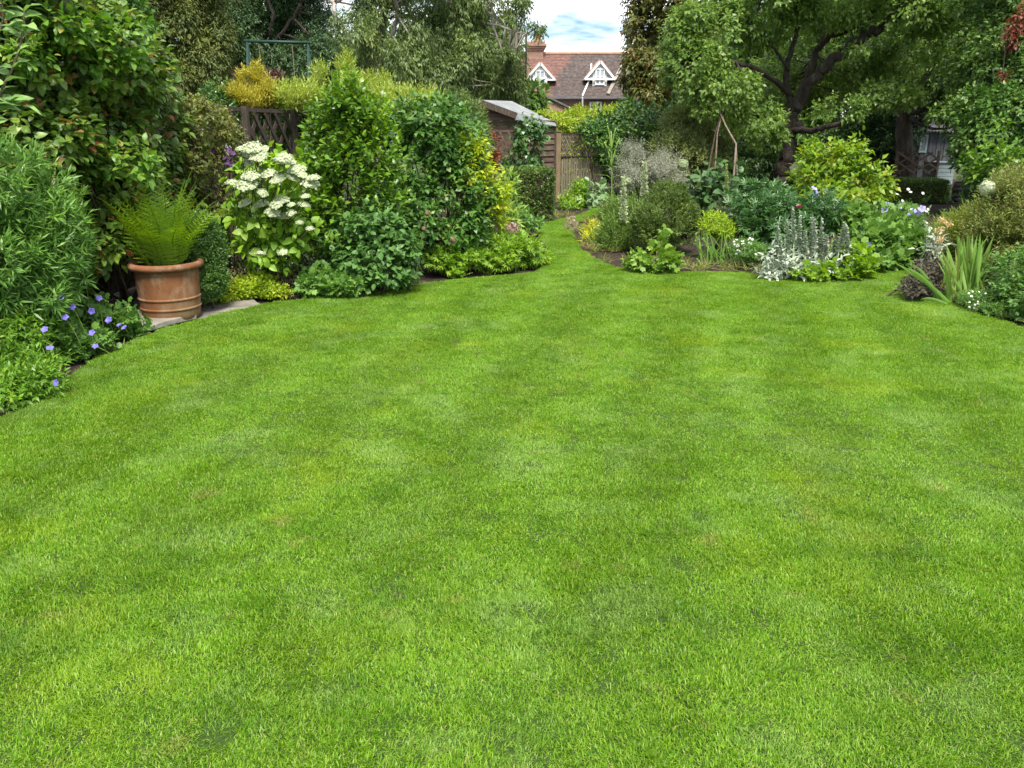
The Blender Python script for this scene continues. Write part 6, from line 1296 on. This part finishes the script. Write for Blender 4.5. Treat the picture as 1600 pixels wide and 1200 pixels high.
# filler ground cover in the beds, small leaves nobody could count
def ground_cover():
    rg = np.random.default_rng(401); n = 3600; P = np.stack([rg.uniform(-4.4, 12, n), rg.uniform(4.5, 24, n), np.zeros(n)], 1)
    k = ~inside(P[:, :2], LAWN); P = P[k]; d = edge_dist(P[:, :2], LAWN); P = P[(d > .22) | (P[:, 0] > 1.0) & (d > .12)]; w = Wave(rg, 1.2); P = P[(w(P) > -.35)]; pb = np.linalg.norm(P[:, :2] - PB[:2], axis=1); P = P[pb > .75]
    sc = .35 + .65 * np.clip(edge_dist(P[:, :2], LAWN) / 1.5, 0, 1); P[:, 2] = .03 + .12 * rg.random(len(P)) * sc
    O = nrm(np.stack([rg.normal(size=len(P)) * .6, rg.normal(size=len(P)) * .6, np.ones(len(P))], 1)); X = sprigs(P, O, rg, 7, .1, 1.6, .6, 1.1, .4, .15, True, False, w); X = (X[0], X[1], X[2], X[3] * np.tile(sc, 7), X[4]); pos, D, Nn, S, Ti = X
    pos[:, 2] = np.maximum(pos[:, 2], .02); V, T = tpl_leaf(.4, .12, .2, 'mid'); R = frames(D, Nn); VV = pos[:, None] + S[:, None, None] * np.einsum('nij,vj->nvi', R, V); VV[..., 2] = np.maximum(VV[..., 2], .005)
    o = link('ground_cover', trimesh('ground_cover', VV.reshape(-1, 3), ((np.arange(len(pos)) * len(V))[:, None, None] + T[None]).reshape(-1, 3), np.repeat(Ti, len(V)), G_GERAN, True)); tag(o, "mixed low leafy ground cover filling the borders", None, None, 'stuff')
ground_cover()
def edge_tufts():
    rg = np.random.default_rng(405); n = 9000; P = np.stack([rg.uniform(.8, 9, n), rg.uniform(6, 16, n), np.zeros(n)], 1); d = edge_dist(P[:, :2], LAWN); P = P[~inside(P[:, :2], LAWN) & (d > .03) & (d < .8) & (rg.random(n) < 1.1 - d)]
    w = Wave(rg, 2.5); P = P[w(P) > -.5]; O = nrm(np.stack([rg.normal(size=len(P)) * .5, rg.normal(size=len(P)) * .5, np.ones(len(P))], 1)); X = sprigs(P, O, rg, 9, .13, .1, .8, .75, .4, .05, True, False, w); pos, D, Nn, S, Ti = X
    V, T = tpl_leaf(.075, .2, .35, 'mid'); R = frames(D, Nn); VV = pos[:, None] + S[:, None, None] * np.einsum('nij,vj->nvi', R, V); VV[..., 2] = np.maximum(VV[..., 2], .004)
    m = LM("tuft_blade", (.05, .085, .02), (.1, .14, .04), (.2, .2, .08), .3, .6, odd=(.3, .2, .1)); odd = rg.random(len(Ti)) < .22; Ti[odd] = .97
    o = link('edge_tufts', trimesh('edge_tufts', VV.reshape(-1, 3), ((np.arange(len(pos)) * len(V))[:, None, None] + T[None]).reshape(-1, 3), np.repeat(Ti, len(V)), m)); tag(o, "wispy green and straw tufts along the edge of the right bed", None, None, 'stuff')
edge_tufts()
def litter():
    rg = np.random.default_rng(403); n = 900; P = np.stack([rg.uniform(-4, 9, n), rg.uniform(5, 18, n), np.full(n, .012)], 1); P = P[~inside(P[:, :2], LAWN)]; n = len(P); D = nrm(np.stack([rg.normal(size=n), rg.normal(size=n), rg.normal(size=n) * .15], 1))
    V, T = tpl_leaf(.3, .2, .3, 'small'); R = frames(D, np.tile([0, 0, 1.], (n, 1)) + rg.normal(size=(n, 3)) * .3); VV = P[:, None] + (.03 + .05 * rg.random(n))[:, None, None] * np.einsum('nij,vj->nvi', R, V)
    o = link('leaf_litter', trimesh('leaf_litter', VV.reshape(-1, 3), ((np.arange(n) * 4)[:, None, None] + T[None]).reshape(-1, 3), np.repeat(rg.random(n) * .9, 4), G_DRY)); tag(o, "dry fallen leaves and stalks on the border soil", None, None, 'stuff')
litter()
_tri = sum(len(m.polygons) * (1 if len(m.polygons) == 0 or len(m.polygons[0].vertices) == 3 else 2) for m in bpy.data.meshes); print("objects", len(bpy.data.objects), "unique faces", _tri)
